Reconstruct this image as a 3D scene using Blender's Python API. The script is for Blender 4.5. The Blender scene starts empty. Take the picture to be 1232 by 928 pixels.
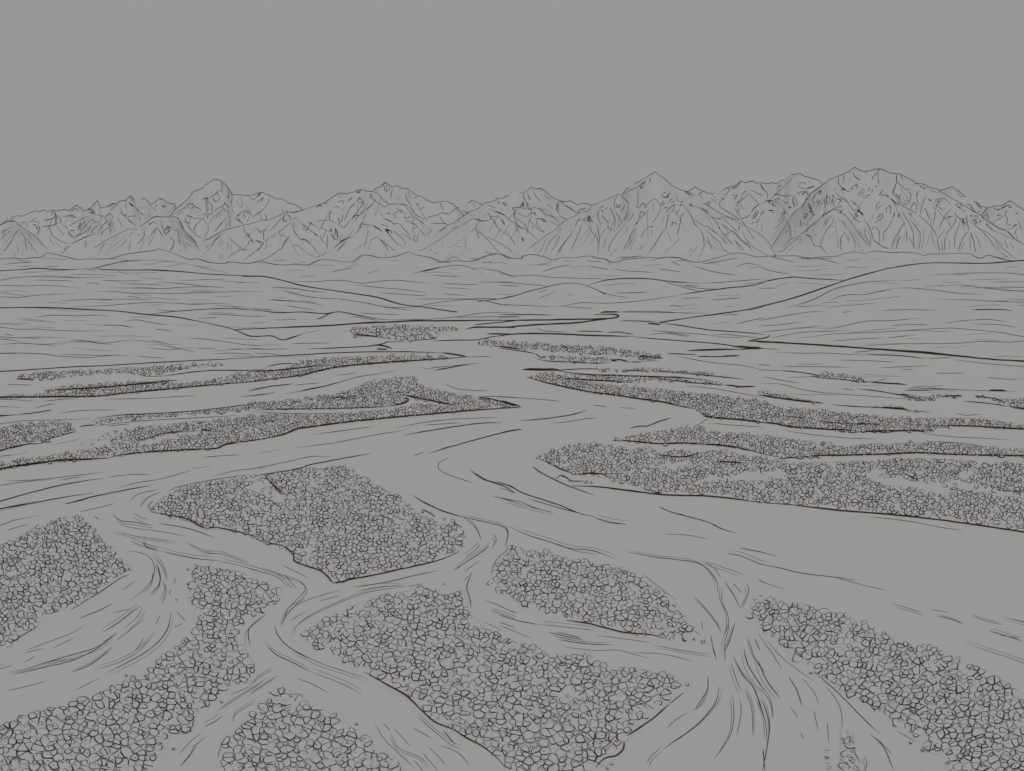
STROKES = """
a
n 0,520 60,512 110,515 140,510;n 60,480 70,500 100,510 130,480;f 0,550 60,520;f 0,630 60,590 100,570 130,580;f 0,690 50,640 100,600;f 20,730 80,680 130,600
n 0,830 60,760 110,690 145,620 185,585;f 110,770 115,800 150,840;f 155,720 165,780;f 175,750 170,820;f 215,760 205,830;n 190,595 225,660 240,700 245,780
n 245,660 280,720 320,780 350,815;f 250,780 265,820;n 190,550 215,515 240,525 265,570;n 260,520 310,512 350,515 375,540;m 300,540 330,545 345,590;n 340,640 360,600 365,570 350,545
m 390,560 450,558 500,548 540,525;n 400,505 450,498 500,485 520,450;n 490,410 475,460;m 480,420 505,425 520,470 515,540;n 520,450 560,490 565,540;n 465,555 468,610 490,650 550,690 620,715 660,722
f 470,650 465,710;f 480,690 500,740;f 510,700 590,775;m 660,722 720,695 800,655 870,630;n 660,740 620,760 580,800 570,820;f 650,735 610,745 590,790;n 640,560 700,520 760,490 800,470 830,480
m 630,600 650,640 680,665;m 640,600 690,600;n 600,545 625,585;n 680,660 740,640 800,600 860,540;n 720,600 770,540 810,490;n 730,610 790,560 840,490;m 715,580 760,520;n 700,650 760,620;n 840,630 860,590 890,565 920,550
n 870,515 910,520 920,545;n 860,540 880,510;m 580,470 620,465 660,455 700,470;n 640,470 680,475 710,480;n 700,415 730,420 715,360;n 660,425 690,400 715,390;m 800,410 840,400 880,440 890,455;m 820,425 870,440;n 890,450 940,465 970,460
m 975,480 1010,440 1035,455;n 1020,480 980,520 930,580 910,600;n 1000,380 1060,350 1020,420;n 1035,415 1100,330;n 930,640 960,600 1000,570 1025,600 1020,650;f 1010,500 1050,570 1080,620;f 900,640 930,580
n 1120,380 1130,440 1160,470 1230,530;n 1110,430 1160,460 1180,440;n 1165,318 1165,400;n 1200,340 1232,370;f 1090,470 1140,580;n 920,790 975,710;f 905,830 930,770;f 960,810 1080,720 1200,615;f 970,830 1100,760 1170,690;f 1060,700 1090,650;f 1190,800 1200,720;f 720,800 740,770;f 780,750 810,710
b
n 5,330 60,370 120,440 165,462;n 25,280 30,310 60,345;m 10,340 50,385;n 70,460 0,470;n 0,505 40,530 80,555;n 0,585 40,590 75,570;f 110,370 130,400 160,380;n 195,450 215,465;f 185,340 230,390 270,430
m 250,365 275,370;m 310,370 340,380 350,365;m 315,360 330,385;f 370,430 410,400;n 420,345 440,370 425,395;n 180,520 200,545 240,515 285,550;m 190,545 235,520;n 125,600 140,560;f 0,660 60,600 110,580;n 145,590 155,640 130,680 80,730
n 265,570 300,610 320,660;m 240,630 255,580 270,575;f 200,720 240,650;f 100,780 130,740 160,680;f 10,770 30,690;n 300,480 310,530 330,600 345,635;m 340,595 370,560 410,575;m 335,600 345,635 385,600 370,560;n 350,600 375,575;n 390,570 440,600 465,575
f 395,480 420,540 440,580;m 460,475 490,530 515,580;n 460,580 470,650 480,735;n 380,650 410,680 430,700 420,740 390,790;n 530,640 560,660 600,700 630,720;n 535,620 580,650 640,720;n 540,660 600,720;n 530,710 580,740 620,750
n 545,540 580,590 630,640 700,680;n 520,505 545,540;m 530,500 570,540;m 535,460 590,470 600,485;n 590,480 700,490 725,530 740,545;n 690,490 630,545 610,580 630,620;n 745,545 740,610 705,665;n 735,500 740,450 780,440 785,465;n 745,540 780,490 830,440 875,400
n 380,470 430,440 520,390 560,365;f 440,450 530,430;f 640,470 700,445 750,430;m 535,370 560,355 600,350 605,375;m 580,400 610,375 665,395;n 640,380 670,400 665,420;f 620,440 650,420;n 680,310 720,305 725,350 735,420;m 715,310 740,290 735,350;n 700,295 745,300;n 775,430 780,380 760,330
m 770,290 800,270 825,240 835,280;m 785,300 810,335 830,325;n 840,320 855,280;n 815,225 860,240 875,245;m 810,165 820,180;n 860,135 870,200 870,245;n 880,190 875,165;m 915,200 930,215;n 935,225 930,300 920,270;f 950,230 965,300 950,370
m 885,335 920,370 935,385;m 870,380 900,410 915,430;n 790,430 830,395 880,370 900,340;n 920,380 930,430 945,490 940,575;n 800,500 870,415 900,400;n 800,610 850,550 910,480 930,460;n 820,590 870,520;f 840,480 870,440;f 900,580 930,500
f 1020,310 1040,290 1060,330 1050,390 1015,350 1015,320;n 1010,465 1050,430 1100,405 1135,435 1145,465;m 990,480 1040,515 1070,540;n 1050,490 1080,430 1120,420;n 1100,520 1130,470;n 1075,450 1090,480;m 1000,470 1030,450;n 1090,415 1130,450
n 1150,470 1180,455 1232,425;f 1165,490 1160,460;n 1115,285 1150,305 1170,315 1220,250;m 1200,335 1220,325;n 870,610 820,640 750,680 710,690;n 780,715 840,660 890,620;n 860,630 790,700;n 890,610 920,615;f 690,830 760,760 800,700;f 720,760 780,710;f 830,740 870,660;f 850,870 855,800;f 870,880 880,760;f 920,780 930,700;f 960,780 950,720
n 930,650 970,700 1040,755 1100,795;n 920,860 960,820 1060,770 1110,780;n 1065,555 1080,600 1110,640 1140,680 1160,715;m 1110,640 1130,620;d 1135,675 1160,710;n 1180,685 1232,720;n 1215,590 1232,610;n 1065,890 1120,835 1232,755;n 890,910 920,880 960,890 1100,905 1232,885;m 480,800 490,775;f 510,745 530,760
c
n 0,790 60,730 70,715 30,700 0,685;n 20,275 50,240;n 10,290 50,250;m 45,330 70,290;n 15,340 40,310 60,290;n 0,445 60,410 110,350 125,290;n 40,430 45,480 65,510 95,495 95,460 75,435;n 125,605 170,560 240,480 285,435;n 0,570 40,620 70,590 115,605;n 70,600 70,690;n 65,715 120,670 180,630
m 270,450 250,500 275,520 300,500;m 290,440 320,480 325,510;n 285,400 290,450;n 240,400 250,430;n 260,470 255,515;n 325,515 270,570 215,610 210,630 260,650 290,655;n 340,500 370,480 390,480;n 325,520 350,600 400,670 450,680 500,720;m 400,680 460,685 510,725;n 510,730 560,790 590,820
n 360,510 375,510;n 385,500 450,560 510,600 570,650;d 535,620 570,650;n 590,640 610,690 660,730;n 350,520 355,570;n 430,570 470,600;n 480,515 570,570;n 600,570 650,595 690,610;n 565,515 620,500 680,510;n 680,405 680,500 720,520 750,530;n 710,385 750,375 775,390;n 800,400 825,415
m 690,575 700,605 680,600;m 730,570 750,610 760,680;m 690,625 730,680 765,690;n 740,580 730,640;n 660,630 660,770;n 755,550 820,570 850,530 880,490;n 770,470 760,520;n 810,450 790,520;n 760,550 790,500;n 815,510 840,450 870,390 910,350;m 870,385 920,345
m 750,330 810,320;m 770,290 790,280;m 800,350 815,330;m 855,330 880,290 900,300;n 870,310 890,310;m 940,345 1000,340 960,290 930,340;n 1000,345 940,420 880,495;m 890,490 920,460 960,460;n 960,460 1040,390 1095,350;n 1050,290 1065,255 1075,290 1045,300;n 1065,290 1110,330 1190,380 1232,360
n 1085,235 1130,255 1180,320 1230,355;n 1100,215 1130,240;m 905,240 940,225 960,245 925,250;n 960,250 970,220;m 560,385 590,360 610,380;n 560,370 600,365;m 640,345 665,345;n 300,355 350,345 380,370;n 330,420 380,420;n 0,885 60,875 130,835 200,790 240,755;n 230,785 260,720 290,660
n 320,760 350,735 390,735 440,780 500,820 550,850;f 310,670 330,720;f 350,750 380,800 410,850;n 550,850 610,830 675,785;m 715,770 780,710 840,670 910,650;m 780,700 840,670;n 750,790 800,740 840,705;n 910,640 950,590 1000,540 1040,545 1090,550;n 955,590 970,540 1015,520
d 1085,555 1130,580 1165,605;m 1100,580 1130,575;d 1195,580 1232,630;n 1150,540 1232,560;n 1060,690 1120,655 1150,680 1180,720 1230,790;n 1070,680 1060,690 1075,700;n 1150,680 1232,740;f 1035,790 1060,700;f 920,780 1030,700;f 1180,760 1210,840;f 1130,380 1150,440 1200,490;n 1190,490 1232,510;n 1210,430 1232,445;f 100,760 160,720;f 180,800 240,760;n 1180,160 1190,220 1215,240;n 1200,150 1205,200
d
n 10,150 20,200 25,240;n 50,190 40,240;n 80,215 60,290;n 0,300 45,355 110,350 230,365;n 45,360 0,385;m 135,215 155,220;f 130,270 100,310;f 155,280 130,330;n 205,215 205,290 230,340 245,360 270,410 290,450 340,480 400,490;n 225,225 245,310
n 280,300 310,285;n 295,365 330,335;n 340,410 370,375 380,390;n 400,490 420,470 480,460 535,440;n 515,335 535,380 550,410;m 525,430 560,440 600,445;n 600,445 660,400 690,385;n 515,460 530,500 560,530 600,545;n 430,535 500,530 590,540;n 715,415 770,430;n 820,340 840,390
m 25,430 60,450;n 90,430 110,490;n 0,490 60,510 110,550;m 10,490 70,520;n 80,540 130,530;m 10,580 60,600 80,630;d 15,590 50,605;n 20,600 60,650 120,720 190,755;n 75,590 150,650 190,700 200,745;n 140,530 200,600 250,660;n 150,630 200,640 260,690
n 185,455 215,430;m 185,465 200,490 250,465;n 200,505 240,520 265,515;m 260,575 290,580;n 260,590 270,620;n 245,530 290,540 320,585;n 330,580 360,620 390,660;n 290,620 275,680 300,705 320,620;n 270,460 320,500 380,545;f 370,545 430,600 400,640;f 410,560 440,590 420,630;n 0,720 60,750 115,805;f 10,720 50,800
m 590,545 545,590 500,605;d 540,590 580,560;m 750,440 790,425;n 330,790 420,740 520,680 600,620 700,560 780,525;n 620,590 680,555;n 720,530 760,525 810,490 850,490 910,510 970,505;m 850,495 910,512 975,505;n 800,615 855,575 860,540;n 860,570 940,660 1010,740 1080,815 1190,858
n 870,600 900,640;n 855,590 870,650 890,670;n 940,650 1010,680 1100,730 1180,790 1232,820;f 580,765 640,740 700,700 780,630;f 660,750 720,745;f 460,820 500,800;f 550,870 620,810;f 700,840 760,780 830,765;n 950,360 1000,375 1030,390;n 960,390 1040,425 1120,460 1160,500 1210,530;m 1040,420 1120,455
m 970,440 995,480 980,500;n 950,430 980,440;n 990,470 1050,465 1080,480;n 1020,510 1050,570 1110,620 1150,650;d 1080,490 1120,545;n 1010,480 1020,530;n 1120,590 1160,640 1215,725;n 1100,330 1140,370;m 1095,340 1130,370;n 1180,380 1232,420;n 1210,430 1200,470 1232,520;n 1050,300 1060,350 1080,330
n 560,880 640,840 720,870;m 970,820 1060,810;n 980,815 1020,840;n 930,800 1000,800;f 450,660 560,580;f 310,790 400,760
e
n 105,250 110,300 130,330;n 180,215 230,290 270,330;n 140,250 180,320;n 150,280 165,320;m 70,390 105,330 110,385;m 90,385 110,340;m 130,330 150,390 185,410;n 140,330 180,400 200,380;n 0,385 60,385 150,400 185,410;n 190,380 260,400 330,410;m 195,425 225,450;n 230,460 180,430 140,470 155,475
n 0,385 30,430 20,460 60,500 110,530 150,600;n 30,430 80,450 140,480;n 0,510 50,560 130,590 190,640 235,680;m 20,510 70,565 130,590;n 30,550 70,630;d 95,660 105,705;n 0,680 30,730;n 150,490 200,540 250,600 300,615;n 185,540 200,590
m 220,490 260,490 330,520;n 225,490 230,540 280,600 305,615;n 270,480 330,525;m 280,510 310,520;n 240,390 330,460 400,470;n 340,430 390,480 410,510;m 370,460 410,505;n 350,500 410,550 440,545;n 420,320 430,380 430,450;m 400,350 430,370 410,380 420,430;n 430,460 500,490 520,490
n 280,215 260,235;n 300,260 320,290 370,300;m 370,285 410,300;n 330,350 380,400;n 440,315 470,350 580,415;m 455,320 480,345;m 540,320 610,362;n 610,410 680,385;n 600,430 680,395 685,380;n 475,485 490,510 440,545;n 230,820 280,760 310,680;n 290,835 310,780 350,700 420,630 450,600
n 360,800 390,750 430,690 445,640;n 410,835 450,760 500,690 550,630 560,580;f 430,820 470,740;n 540,820 570,730 620,620 650,530;n 585,560 600,520 650,480;n 650,520 670,480 690,470;m 690,480 720,520;d 705,460 720,500;m 710,460 750,525;m 695,500 735,515
n 710,540 740,610 790,670 800,720 800,820;n 790,440 800,500 830,555;n 780,540 800,600 810,670 810,730;m 810,390 850,370;n 805,410 795,470;m 860,410 890,380;m 820,400 850,430;n 830,450 860,490 890,530;m 850,500 860,490;n 910,380 930,430 955,490 945,600;m 915,430 920,440;n 890,540 890,570 945,605
n 975,265 945,350 955,400;n 1010,275 1085,345;m 970,350 975,385 1000,380 990,350;m 1010,420 1040,380 1050,370;n 1040,510 1060,440 1080,400;n 1135,425 1100,490 1060,520;n 1050,510 1090,440;n 960,430 1020,520;n 890,810 910,720 980,620 1050,530;n 1080,560 1050,620
n 1020,270 1100,220 1160,200 1232,140;m 1190,180 1195,215;n 1165,220 1165,330 1155,380 1170,390 1210,345 1232,360;n 1150,540 1180,490 1232,440;d 1145,550 1165,515;n 1180,480 1190,420 1232,440;n 1150,550 1100,640 1060,720 1030,790;n 1100,640 1090,720 1050,780;f 1150,640 1130,700 1090,790;f 1150,580 1150,650;f 890,840 980,760;f 715,820 740,800;f 860,670 870,760;f 1210,720 1180,780
f
n 0,180 50,140;m 10,210 50,140;m 90,115 95,150;n 0,360 40,345 50,385 80,340 130,305 150,310 190,370;n 40,385 55,375;n 190,365 185,420 140,490 105,540;m 80,565 105,565 130,560;n 80,570 40,600 10,670;n 0,490 50,440 80,400;f 70,430 75,700;f 120,330 125,420
m 200,260 215,290 250,290 280,240;m 215,250 240,245;n 250,300 270,270;n 190,370 220,320;n 210,370 230,340;n 260,340 300,300;n 290,350 320,320;n 235,435 300,370 315,365 315,400;n 300,400 260,470 250,520 240,580 190,640 130,740 60,830;f 205,530 220,470
n 335,250 345,320 390,340 400,310;m 405,310 415,320;n 330,450 370,400;n 420,430 380,465 375,520 355,590 345,650;m 280,550 300,545 300,520 330,530 350,545;n 400,365 430,400 470,450 500,530 560,590 590,660 595,740 570,800 530,880;n 510,490 550,530 600,560 640,560;m 620,555 680,605 730,640;n 730,640 770,680 820,730
n 610,590 660,640 740,710 770,770 840,815;f 600,670 660,740 770,790;m 460,345 490,380 460,360 475,340;n 490,370 570,395 620,410 640,455 700,510 730,560 760,590;m 570,400 630,435;n 650,470 720,490 760,480;n 700,510 800,570 870,610 940,690 1000,740 1050,750;m 860,600 940,690 1010,740
n 750,450 770,490 850,560 920,630;d 410,230 460,270;m 620,335 640,375;m 620,335 645,330 655,355;n 770,470 850,485 930,500 1000,570;n 760,620 820,650;n 750,630 830,690 870,735;n 870,680 970,785;n 920,530 920,600;n 960,640 1000,700 1060,760 1190,835;n 990,580 1060,680
n 540,270 580,240;n 560,260 580,310;n 440,235 500,270 530,270;n 650,290 710,345;f 670,270 720,320;n 735,380 740,330 800,280;n 735,375 790,410 850,450 920,490;m 770,265 800,265;n 790,210 830,210 800,270;m 840,210 890,190 940,145;n 850,220 920,180
n 870,320 900,270 840,270;n 870,300 890,280;n 890,350 940,300 950,250 980,240;m 960,240 990,235;n 1000,250 1050,300 1100,345;n 1020,220 1100,260 1150,280;n 870,390 910,430 940,490;n 885,350 920,340 1000,260;m 1110,350 1060,390 1030,430;n 1130,350 1180,320 1232,330;m 1115,165 1140,215 1160,230;n 1150,220 1180,260 1185,310
m 930,490 980,480 1020,450;m 1040,500 1060,450 1090,410;m 1060,490 1100,420;n 1110,470 1140,410 1160,420;d 1170,320 1195,330 1200,350;m 1130,440 1160,430;n 1180,410 1232,420;n 1020,540 1060,520 1090,520 1110,480;f 1090,530 1080,590;f 1130,520 1130,600 1100,620;f 200,830 300,740 390,650;f 430,830 500,740;f 460,840 540,740;f 100,560 110,640;f 0,780 70,700
g
n 30,160 60,150;n 80,205 100,180 140,190;n 75,265 150,190 210,130 240,80;n 110,210 60,270 20,310;m 50,270 85,265;m 0,320 40,320 60,350;m 30,350 70,380;d 0,325 15,325;m 30,340 50,360;m 10,410 60,415;m 35,430 60,440;n 80,350 60,310 100,300;m 90,300 110,310
n 70,260 160,280 240,270;n 120,310 160,340 190,330;m 240,280 225,310 250,380;n 240,280 260,310 275,370;m 185,380 215,385;d 190,375 210,390;n 160,350 200,340;n 215,370 200,400;n 280,400 250,420 200,480;m 110,460 150,420 160,440 110,490;n 165,460 110,520;n 100,520 110,480
n 170,490 110,540 50,590;n 170,500 200,560 215,670;f 180,520 140,600;f 160,520 90,600 20,700;f 130,580 120,620;m 280,260 300,265;m 310,270 350,235;n 310,270 370,240 350,320 320,380;n 265,250 370,230;n 275,155 290,190 340,215 430,195;m 330,150 350,165;m 360,205 430,190;n 280,160 340,150;n 370,140 410,155;n 400,195 430,180
n 500,180 440,230 380,260 370,300 330,350 315,410;n 490,225 430,270 410,320 430,370;m 460,250 490,230 480,270;n 440,270 420,310;m 370,345 400,385;m 370,380 420,410;m 380,420 430,430;m 400,440 440,460;m 350,480 370,440;m 330,460 350,495;n 380,510 430,440;d 395,380 400,400;m 390,400 410,440;m 330,450 360,440
n 300,490 310,570;n 430,350 470,310;m 460,370 470,330;n 490,330 480,390;n 520,290 530,390;n 545,370 540,270;n 560,370 570,300;n 580,360 600,290;n 620,340 630,290;m 540,270 560,300;m 590,270 620,290;n 450,340 500,310;m 570,280 580,300;n 500,360 520,310;n 610,380 600,310
n 600,400 520,450 490,480;n 540,400 500,470;n 600,395 680,365;m 640,300 680,320 650,350;n 620,240 660,280 740,345;n 700,290 750,350;m 660,440 690,400;d 665,440 680,420;n 650,390 700,370;n 740,350 790,410 850,420 880,460;n 765,310 830,370 860,420;m 800,330 810,360;n 770,340 810,360
m 820,430 850,420;d 830,400 870,450;m 800,440 830,460 820,480;m 840,520 860,510;n 800,480 840,520;m 860,430 880,440 870,470;n 740,410 800,490 830,515;n 880,480 940,570 970,650 980,685;m 965,680 1050,740 1100,765 1130,760;n 340,630 390,650 430,740 490,745 550,820;m 350,635 395,655
n 610,470 600,520 540,600 510,660 500,720;n 600,450 540,500 510,560;f 620,480 630,600 645,700 650,790;n 640,480 720,560 780,640 805,720 805,795;n 680,500 730,550;n 710,610 670,680 670,750 690,800;n 700,600 730,650 750,700;f 620,600 590,660;n 790,580 870,660 950,760;n 890,570 900,640 950,740;f 840,590 900,660;f 910,580 950,650 950,750
n 985,550 1030,600 1035,710;n 960,590 980,560;n 985,530 1050,490 1070,440;n 1000,490 1060,430;n 1160,490 1120,560 1070,620 1065,710;m 1150,480 1180,440;d 1195,460 1200,470;m 1210,480 1215,430;m 1160,450 1180,420;n 1010,410 1005,360 1040,330;n 1020,400 1050,360;f 1020,500 1050,460;f 970,500 970,440;f 940,520 960,480
n 1100,440 1095,400 1130,360 1140,400 1130,450;m 1025,275 1065,220;n 1030,270 1090,270 1120,290;m 1095,270 1125,285;n 1130,300 1180,350 1232,380;n 650,100 655,160 690,210 740,235 780,230;n 700,80 705,120 690,160;n 790,50 795,90 830,125 860,125;n 800,90 850,130;m 790,190 825,170 825,210;m 770,210 800,215;n 770,215 790,180
n 860,240 880,290 905,300;n 840,290 850,240 880,240 895,280;m 920,275 945,270;n 905,300 930,260;n 860,205 900,230;n 960,130 990,80 1020,40 1030,30;n 960,120 1000,70;n 1020,50 1020,120 1030,170;m 990,175 1010,200;n 940,190 930,240;n 910,50 910,80;n 970,210 960,250;m 1020,40 1050,45;m 1070,40 1080,60
n 1190,80 1190,150 1180,200 1155,245 1160,270 1210,310;n 70,800 130,790 200,730 250,690 310,650;f 160,820 200,780 250,730;f 300,730 350,660;f 380,810 390,770;n 360,600 380,570 450,530 480,500;m 340,610 390,560;n 60,790 70,840 0,835;f 1130,790 1180,700 1232,570;f 1180,780 1200,720 1232,650
h
n 55,80 50,145 100,190 150,225;n 45,160 15,235 70,300;n 60,300 75,350;m 140,220 170,215;m 150,240 175,245;n 85,260 75,310;m 120,310 125,340;m 150,310 155,340;n 170,340 185,300 180,240;m 120,350 150,360;n 260,220 235,290;m 80,80 115,120;d 210,135 230,170;m 230,165 265,170
n 270,190 310,215;m 260,180 290,200;n 300,170 310,210 340,200;n 350,220 400,240 440,245;m 360,220 375,230;n 430,230 450,250;m 465,270 475,265;m 0,300 40,340 90,355;n 90,355 130,380 240,440;n 175,400 215,335 235,370 235,430;n 180,400 200,420;m 170,440 200,450;m 170,460 190,460;n 250,450 320,510 375,565 410,620 430,665
n 270,450 280,390 310,300 330,270;d 345,310 375,325;n 300,380 330,420 350,480;n 320,400 330,430;n 370,490 390,490;n 385,360 420,310 470,300 500,300 550,355;m 420,340 450,310;m 410,370 440,360;n 390,380 410,400 450,330;m 440,380 470,400 480,415;n 485,390 510,400;n 480,300 440,350;m 550,350 555,365;n 415,410 400,500 385,550
n 560,390 510,450 470,520 440,590;n 515,490 570,460;m 510,490 530,480;n 520,470 580,465;n 610,460 590,530 520,620 510,660;n 640,510 620,580 590,650 590,770;n 585,420 610,470 660,500 700,540;m 650,510 680,530 690,550;m 660,500 670,530;n 700,450 700,520
m 600,345 640,360;m 630,380 650,400;d 670,420 690,415;n 590,350 680,430;n 640,340 660,390;m 620,390 640,370;n 700,480 720,600;n 715,605 670,660 640,730 620,800;n 730,610 770,710 785,820;f 725,640 740,790;f 680,700 640,800;n 430,665 430,720 460,800;n 430,670 500,590;n 500,660 495,790;f 465,690 480,790;f 540,700 545,770
n 85,385 130,470 170,530 205,620 215,750;n 135,510 80,590 30,680 0,750;n 165,480 220,550 270,620 270,700 250,790;n 90,640 60,700 50,770;n 140,590 150,700;n 170,660 210,740 220,770;f 310,560 300,700 280,780;f 360,620 340,700 320,750;f 375,570 380,660 420,770;f 130,620 110,700
n 710,490 790,560 860,620 920,690 990,795;n 800,570 880,610 970,680 1030,760 1160,870;n 1000,790 1100,860;m 735,455 750,480;m 760,470 790,460 820,490;n 780,490 800,540;m 820,530 830,500;n 760,490 790,540;m 840,470 860,490;n 870,520 930,590 990,620;m 880,540 940,590;n 830,470 900,520 1000,580 1070,600
n 1000,610 1060,655 1140,675 1232,730;n 1080,600 1140,665;n 600,225 640,280 700,290;m 700,350 750,370;d 735,380 765,395;n 780,350 840,400;n 780,330 850,400;m 740,400 790,430;n 800,430 840,420;m 845,445 890,390;n 950,380 970,400 1010,400;m 1020,390 1080,365 1110,370;n 970,420 1060,380;d 1090,380 1120,385;n 1070,400 1060,460
n 935,525 1000,490 1060,455 1080,490 1065,590;m 1150,445 1180,435;n 1090,590 1130,570 1170,540;m 1090,550 1110,535;n 1170,500 1190,520 1210,600;m 1130,555 1165,540;f 1130,640 1180,560;n 880,430 910,490;n 860,450 880,460
A
n 20,495 100,487 160,485;f 20,470 120,468;n 430,512 500,495 560,482 650,475;f 700,490 800,478;f 760,505 850,490;n 570,480 640,476;f 640,495 720,492;f 900,500 980,510;f 545,525 590,538
n 0,568 80,555 180,552 300,555 400,557 520,553;n 160,567 290,570 340,572;n 470,568 560,572 660,570;f 600,587 740,588;n 730,575 850,585 960,597 1050,603;n 0,593 100,595 220,592 300,597 380,604;n 500,603 640,605 760,607 850,600 980,598
n 430,622 520,620 620,628 700,628 820,630 960,625 1120,620 1230,617;n 0,645 80,648 150,640 250,633 360,630;f 0,625 60,615 140,625;n 275,663 400,658 560,656 700,657;n 330,690 450,688 560,680 680,672 800,674 900,680 1000,676 1060,680 1100,698;f 870,678 960,672;f 870,658 1000,660
m 680,728 760,718 850,710 950,703 1050,700 1150,705 1232,712;n 950,725 1030,727 1120,733 1232,735;n 920,745 1010,740;n 160,740 250,730 350,733 460,730 510,738;n 580,755 640,752 720,768 780,775;n 480,775 560,778 620,787;n 720,795 800,803;n 0,770 70,772 130,768;n 0,785 80,795 180,795 280,802 400,803 490,802
n 0,830 80,835 200,832 320,835;n 20,815 60,825;n 0,840 50,845 120,858;n 10,865 100,860 200,865 310,862;n 330,840 400,850 480,860 560,850 600,848;f 450,830 560,825 700,830;n 700,848 760,855;n 690,880 780,890 840,885;n 740,868 860,890 900,900;f 330,880 430,890 520,893;n 0,908 120,906 220,910;n 280,912 400,915 560,917
n 870,835 960,842 1060,855 1140,868 1232,870;m 1080,797 1232,793;m 1115,552 1232,550;f 1000,570 1150,578;f 990,645 1100,640;f 1160,765 1232,762;f 830,880 1000,885;f 1060,885 1180,888 1232,893
B
d 0,793 120,790 250,785 400,778 500,770 640,764 760,758 900,758 1232,753;m 0,705 70,712 140,720 240,716 350,724 400,716 440,718 520,735 600,748 650,752;m 310,750 340,740 360,728 390,718;n 100,602 200,605 280,618 360,625;n 150,613 250,640 320,650 400,655;n 80,658 180,665 260,670 340,685
n 170,685 260,700 300,705;n 380,650 520,670 620,690 720,705;f 230,660 320,672;n 180,572 300,575 420,568 520,582 580,575 680,568 780,578 840,582;n 845,545 920,550 980,550;n 890,583 1000,588 1060,587;n 1060,577 1232,577;n 480,590 600,602 700,610 820,625;n 600,625 720,635 820,640;n 760,655 900,655 1100,655
n 760,690 850,675 950,662 1020,658 1100,665 1180,682 1232,683;n 620,695 700,695 800,690;n 650,750 800,750 960,738 1080,720 1150,718 1232,718;n 960,740 1100,738 1232,737;n 920,605 1000,605;n 900,630 1000,640;n 1040,650 1150,655 1200,645 1232,640;n 380,530 480,510;n 750,540 850,515 950,500 1010,505 1080,535;n 800,530 900,505
n 1080,515 1150,525 1200,543 1232,550;f 540,540 600,520;f 230,555 310,545;n 510,720 600,725 700,727;f 0,735 60,735;n 470,735 600,755;d 1005,795 1050,788 1232,788;m 1040,775 1100,770 1232,757;d 1100,818 1232,820;m 0,830 60,828 110,828 150,845 190,838 250,815;f 250,815 330,798;f 160,840 240,820
n 190,862 300,860 380,857;m 270,885 350,885 450,880 550,875 620,862 640,855 720,852;d 580,870 620,873 660,885;d 590,888 640,890;m 840,850 950,847 1050,845 1130,830 1180,825;n 0,880 80,888 180,885;n 20,905 140,912;m 740,850 850,840 870,828;d 490,820 560,828 600,830;f 440,805 480,795;f 60,865 150,870
C
n 0,578 80,582 160,590 240,595;n 0,590 100,597;m 410,592 480,572 560,562 680,562 760,570 830,578 930,582;n 930,582 1000,580 1100,572 1232,562;n 0,530 60,548 160,545 250,555 400,560 520,562;n 460,615 480,625 540,640 600,648;n 540,628 640,625 680,620;f 180,655 260,620;f 180,625 230,610;f 310,630 350,640
n 0,680 120,685 250,692;n 250,690 320,683 390,672 500,675 620,668 720,655 840,637;n 290,690 400,697 440,698;n 760,572 850,600 940,622;n 830,585 920,605 1050,610;m 840,635 960,618 1060,605 1160,595 1232,580;n 860,592 930,595;d 0,755 150,755 300,752 450,750 530,745 555,735 530,728 440,727;m 0,728 120,728 250,730;m 0,740 100,738
d 0,788 100,782 200,775 350,768 450,755 500,750;d 0,825 100,818 250,818 400,825 520,828 610,828;m 610,828 720,840 850,850 1000,862 1100,875 1180,882;m 500,810 560,810 630,820;d 470,718 560,716;n 560,716 800,718 970,722;m 560,757 650,758 740,763;d 690,770 750,775;m 745,765 850,780 980,800 1100,808 1232,820
n 790,685 850,690;f 830,690 910,680;n 980,660 1130,650;f 1040,690 1110,687;n 1100,770 1232,740;f 990,770 1080,760;n 1150,710 1232,690;m 870,895 960,890 1100,887;n 980,825 1060,820 1232,840;n 760,810 880,830
n 200,530 260,510 330,495;n 420,503 510,518;n 530,515 600,525 720,532;n 740,515 850,530;f 180,495 250,485;n 900,500 1000,530 1110,545;n 1090,510 1150,490 1210,500;n 960,490 1050,475 1110,465;n 800,480 840,500;f 700,478 760,465
n 540,716 700,712 880,722;n 700,800 850,812 1000,824
N
d 1000,196 1100,201 1232,209;m 1100,165 1085,180 1000,195;D 930,221 1000,227 1070,230;d 1070,230 960,235;m 1070,230 900,236 730,242;m 770,268 880,268 960,262;d 880,268 960,264;n 20,132 60,150 180,154;n 540,165 640,158 740,172;n 850,175 980,180;m 210,150 330,152;n 880,75 960,72
D
n 0,500 60,525 150,540;n 60,460 170,485;n 210,462 290,470 380,492;f 160,505 330,500;f 180,525 300,522;f 240,545 400,540;f 400,480 480,470;m 0,580 80,565 150,555 200,557 280,563 400,568;n 0,605 80,605;f 60,605 150,575;f 170,578 330,590;n 130,695 250,660 350,610 450,585 550,573 650,570
n 330,665 370,645 420,635 490,635 560,622 630,605;n 630,605 720,605 850,618 940,630 1040,632;n 780,545 880,540 1000,535 1150,535 1232,542;n 840,597 940,590 1080,608 1232,620;n 1000,600 1120,605 1232,600;n 830,657 950,658 1080,665 1232,670;n 1150,652 1232,660;n 570,708 700,705 830,707;m 990,705 1120,705 1180,710
f 570,655 660,640;n 390,718 430,712;n 0,755 100,738 200,720 310,710;n 0,780 100,775 200,760;n 0,810 100,800 200,790 300,778;n 300,800 420,775 500,758 620,755 750,743;n 610,780 700,773 800,775;n 860,768 960,755 1060,750 1150,760;n 1000,770 1120,775 1200,788;n 60,835 200,810 330,805 420,800
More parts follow.
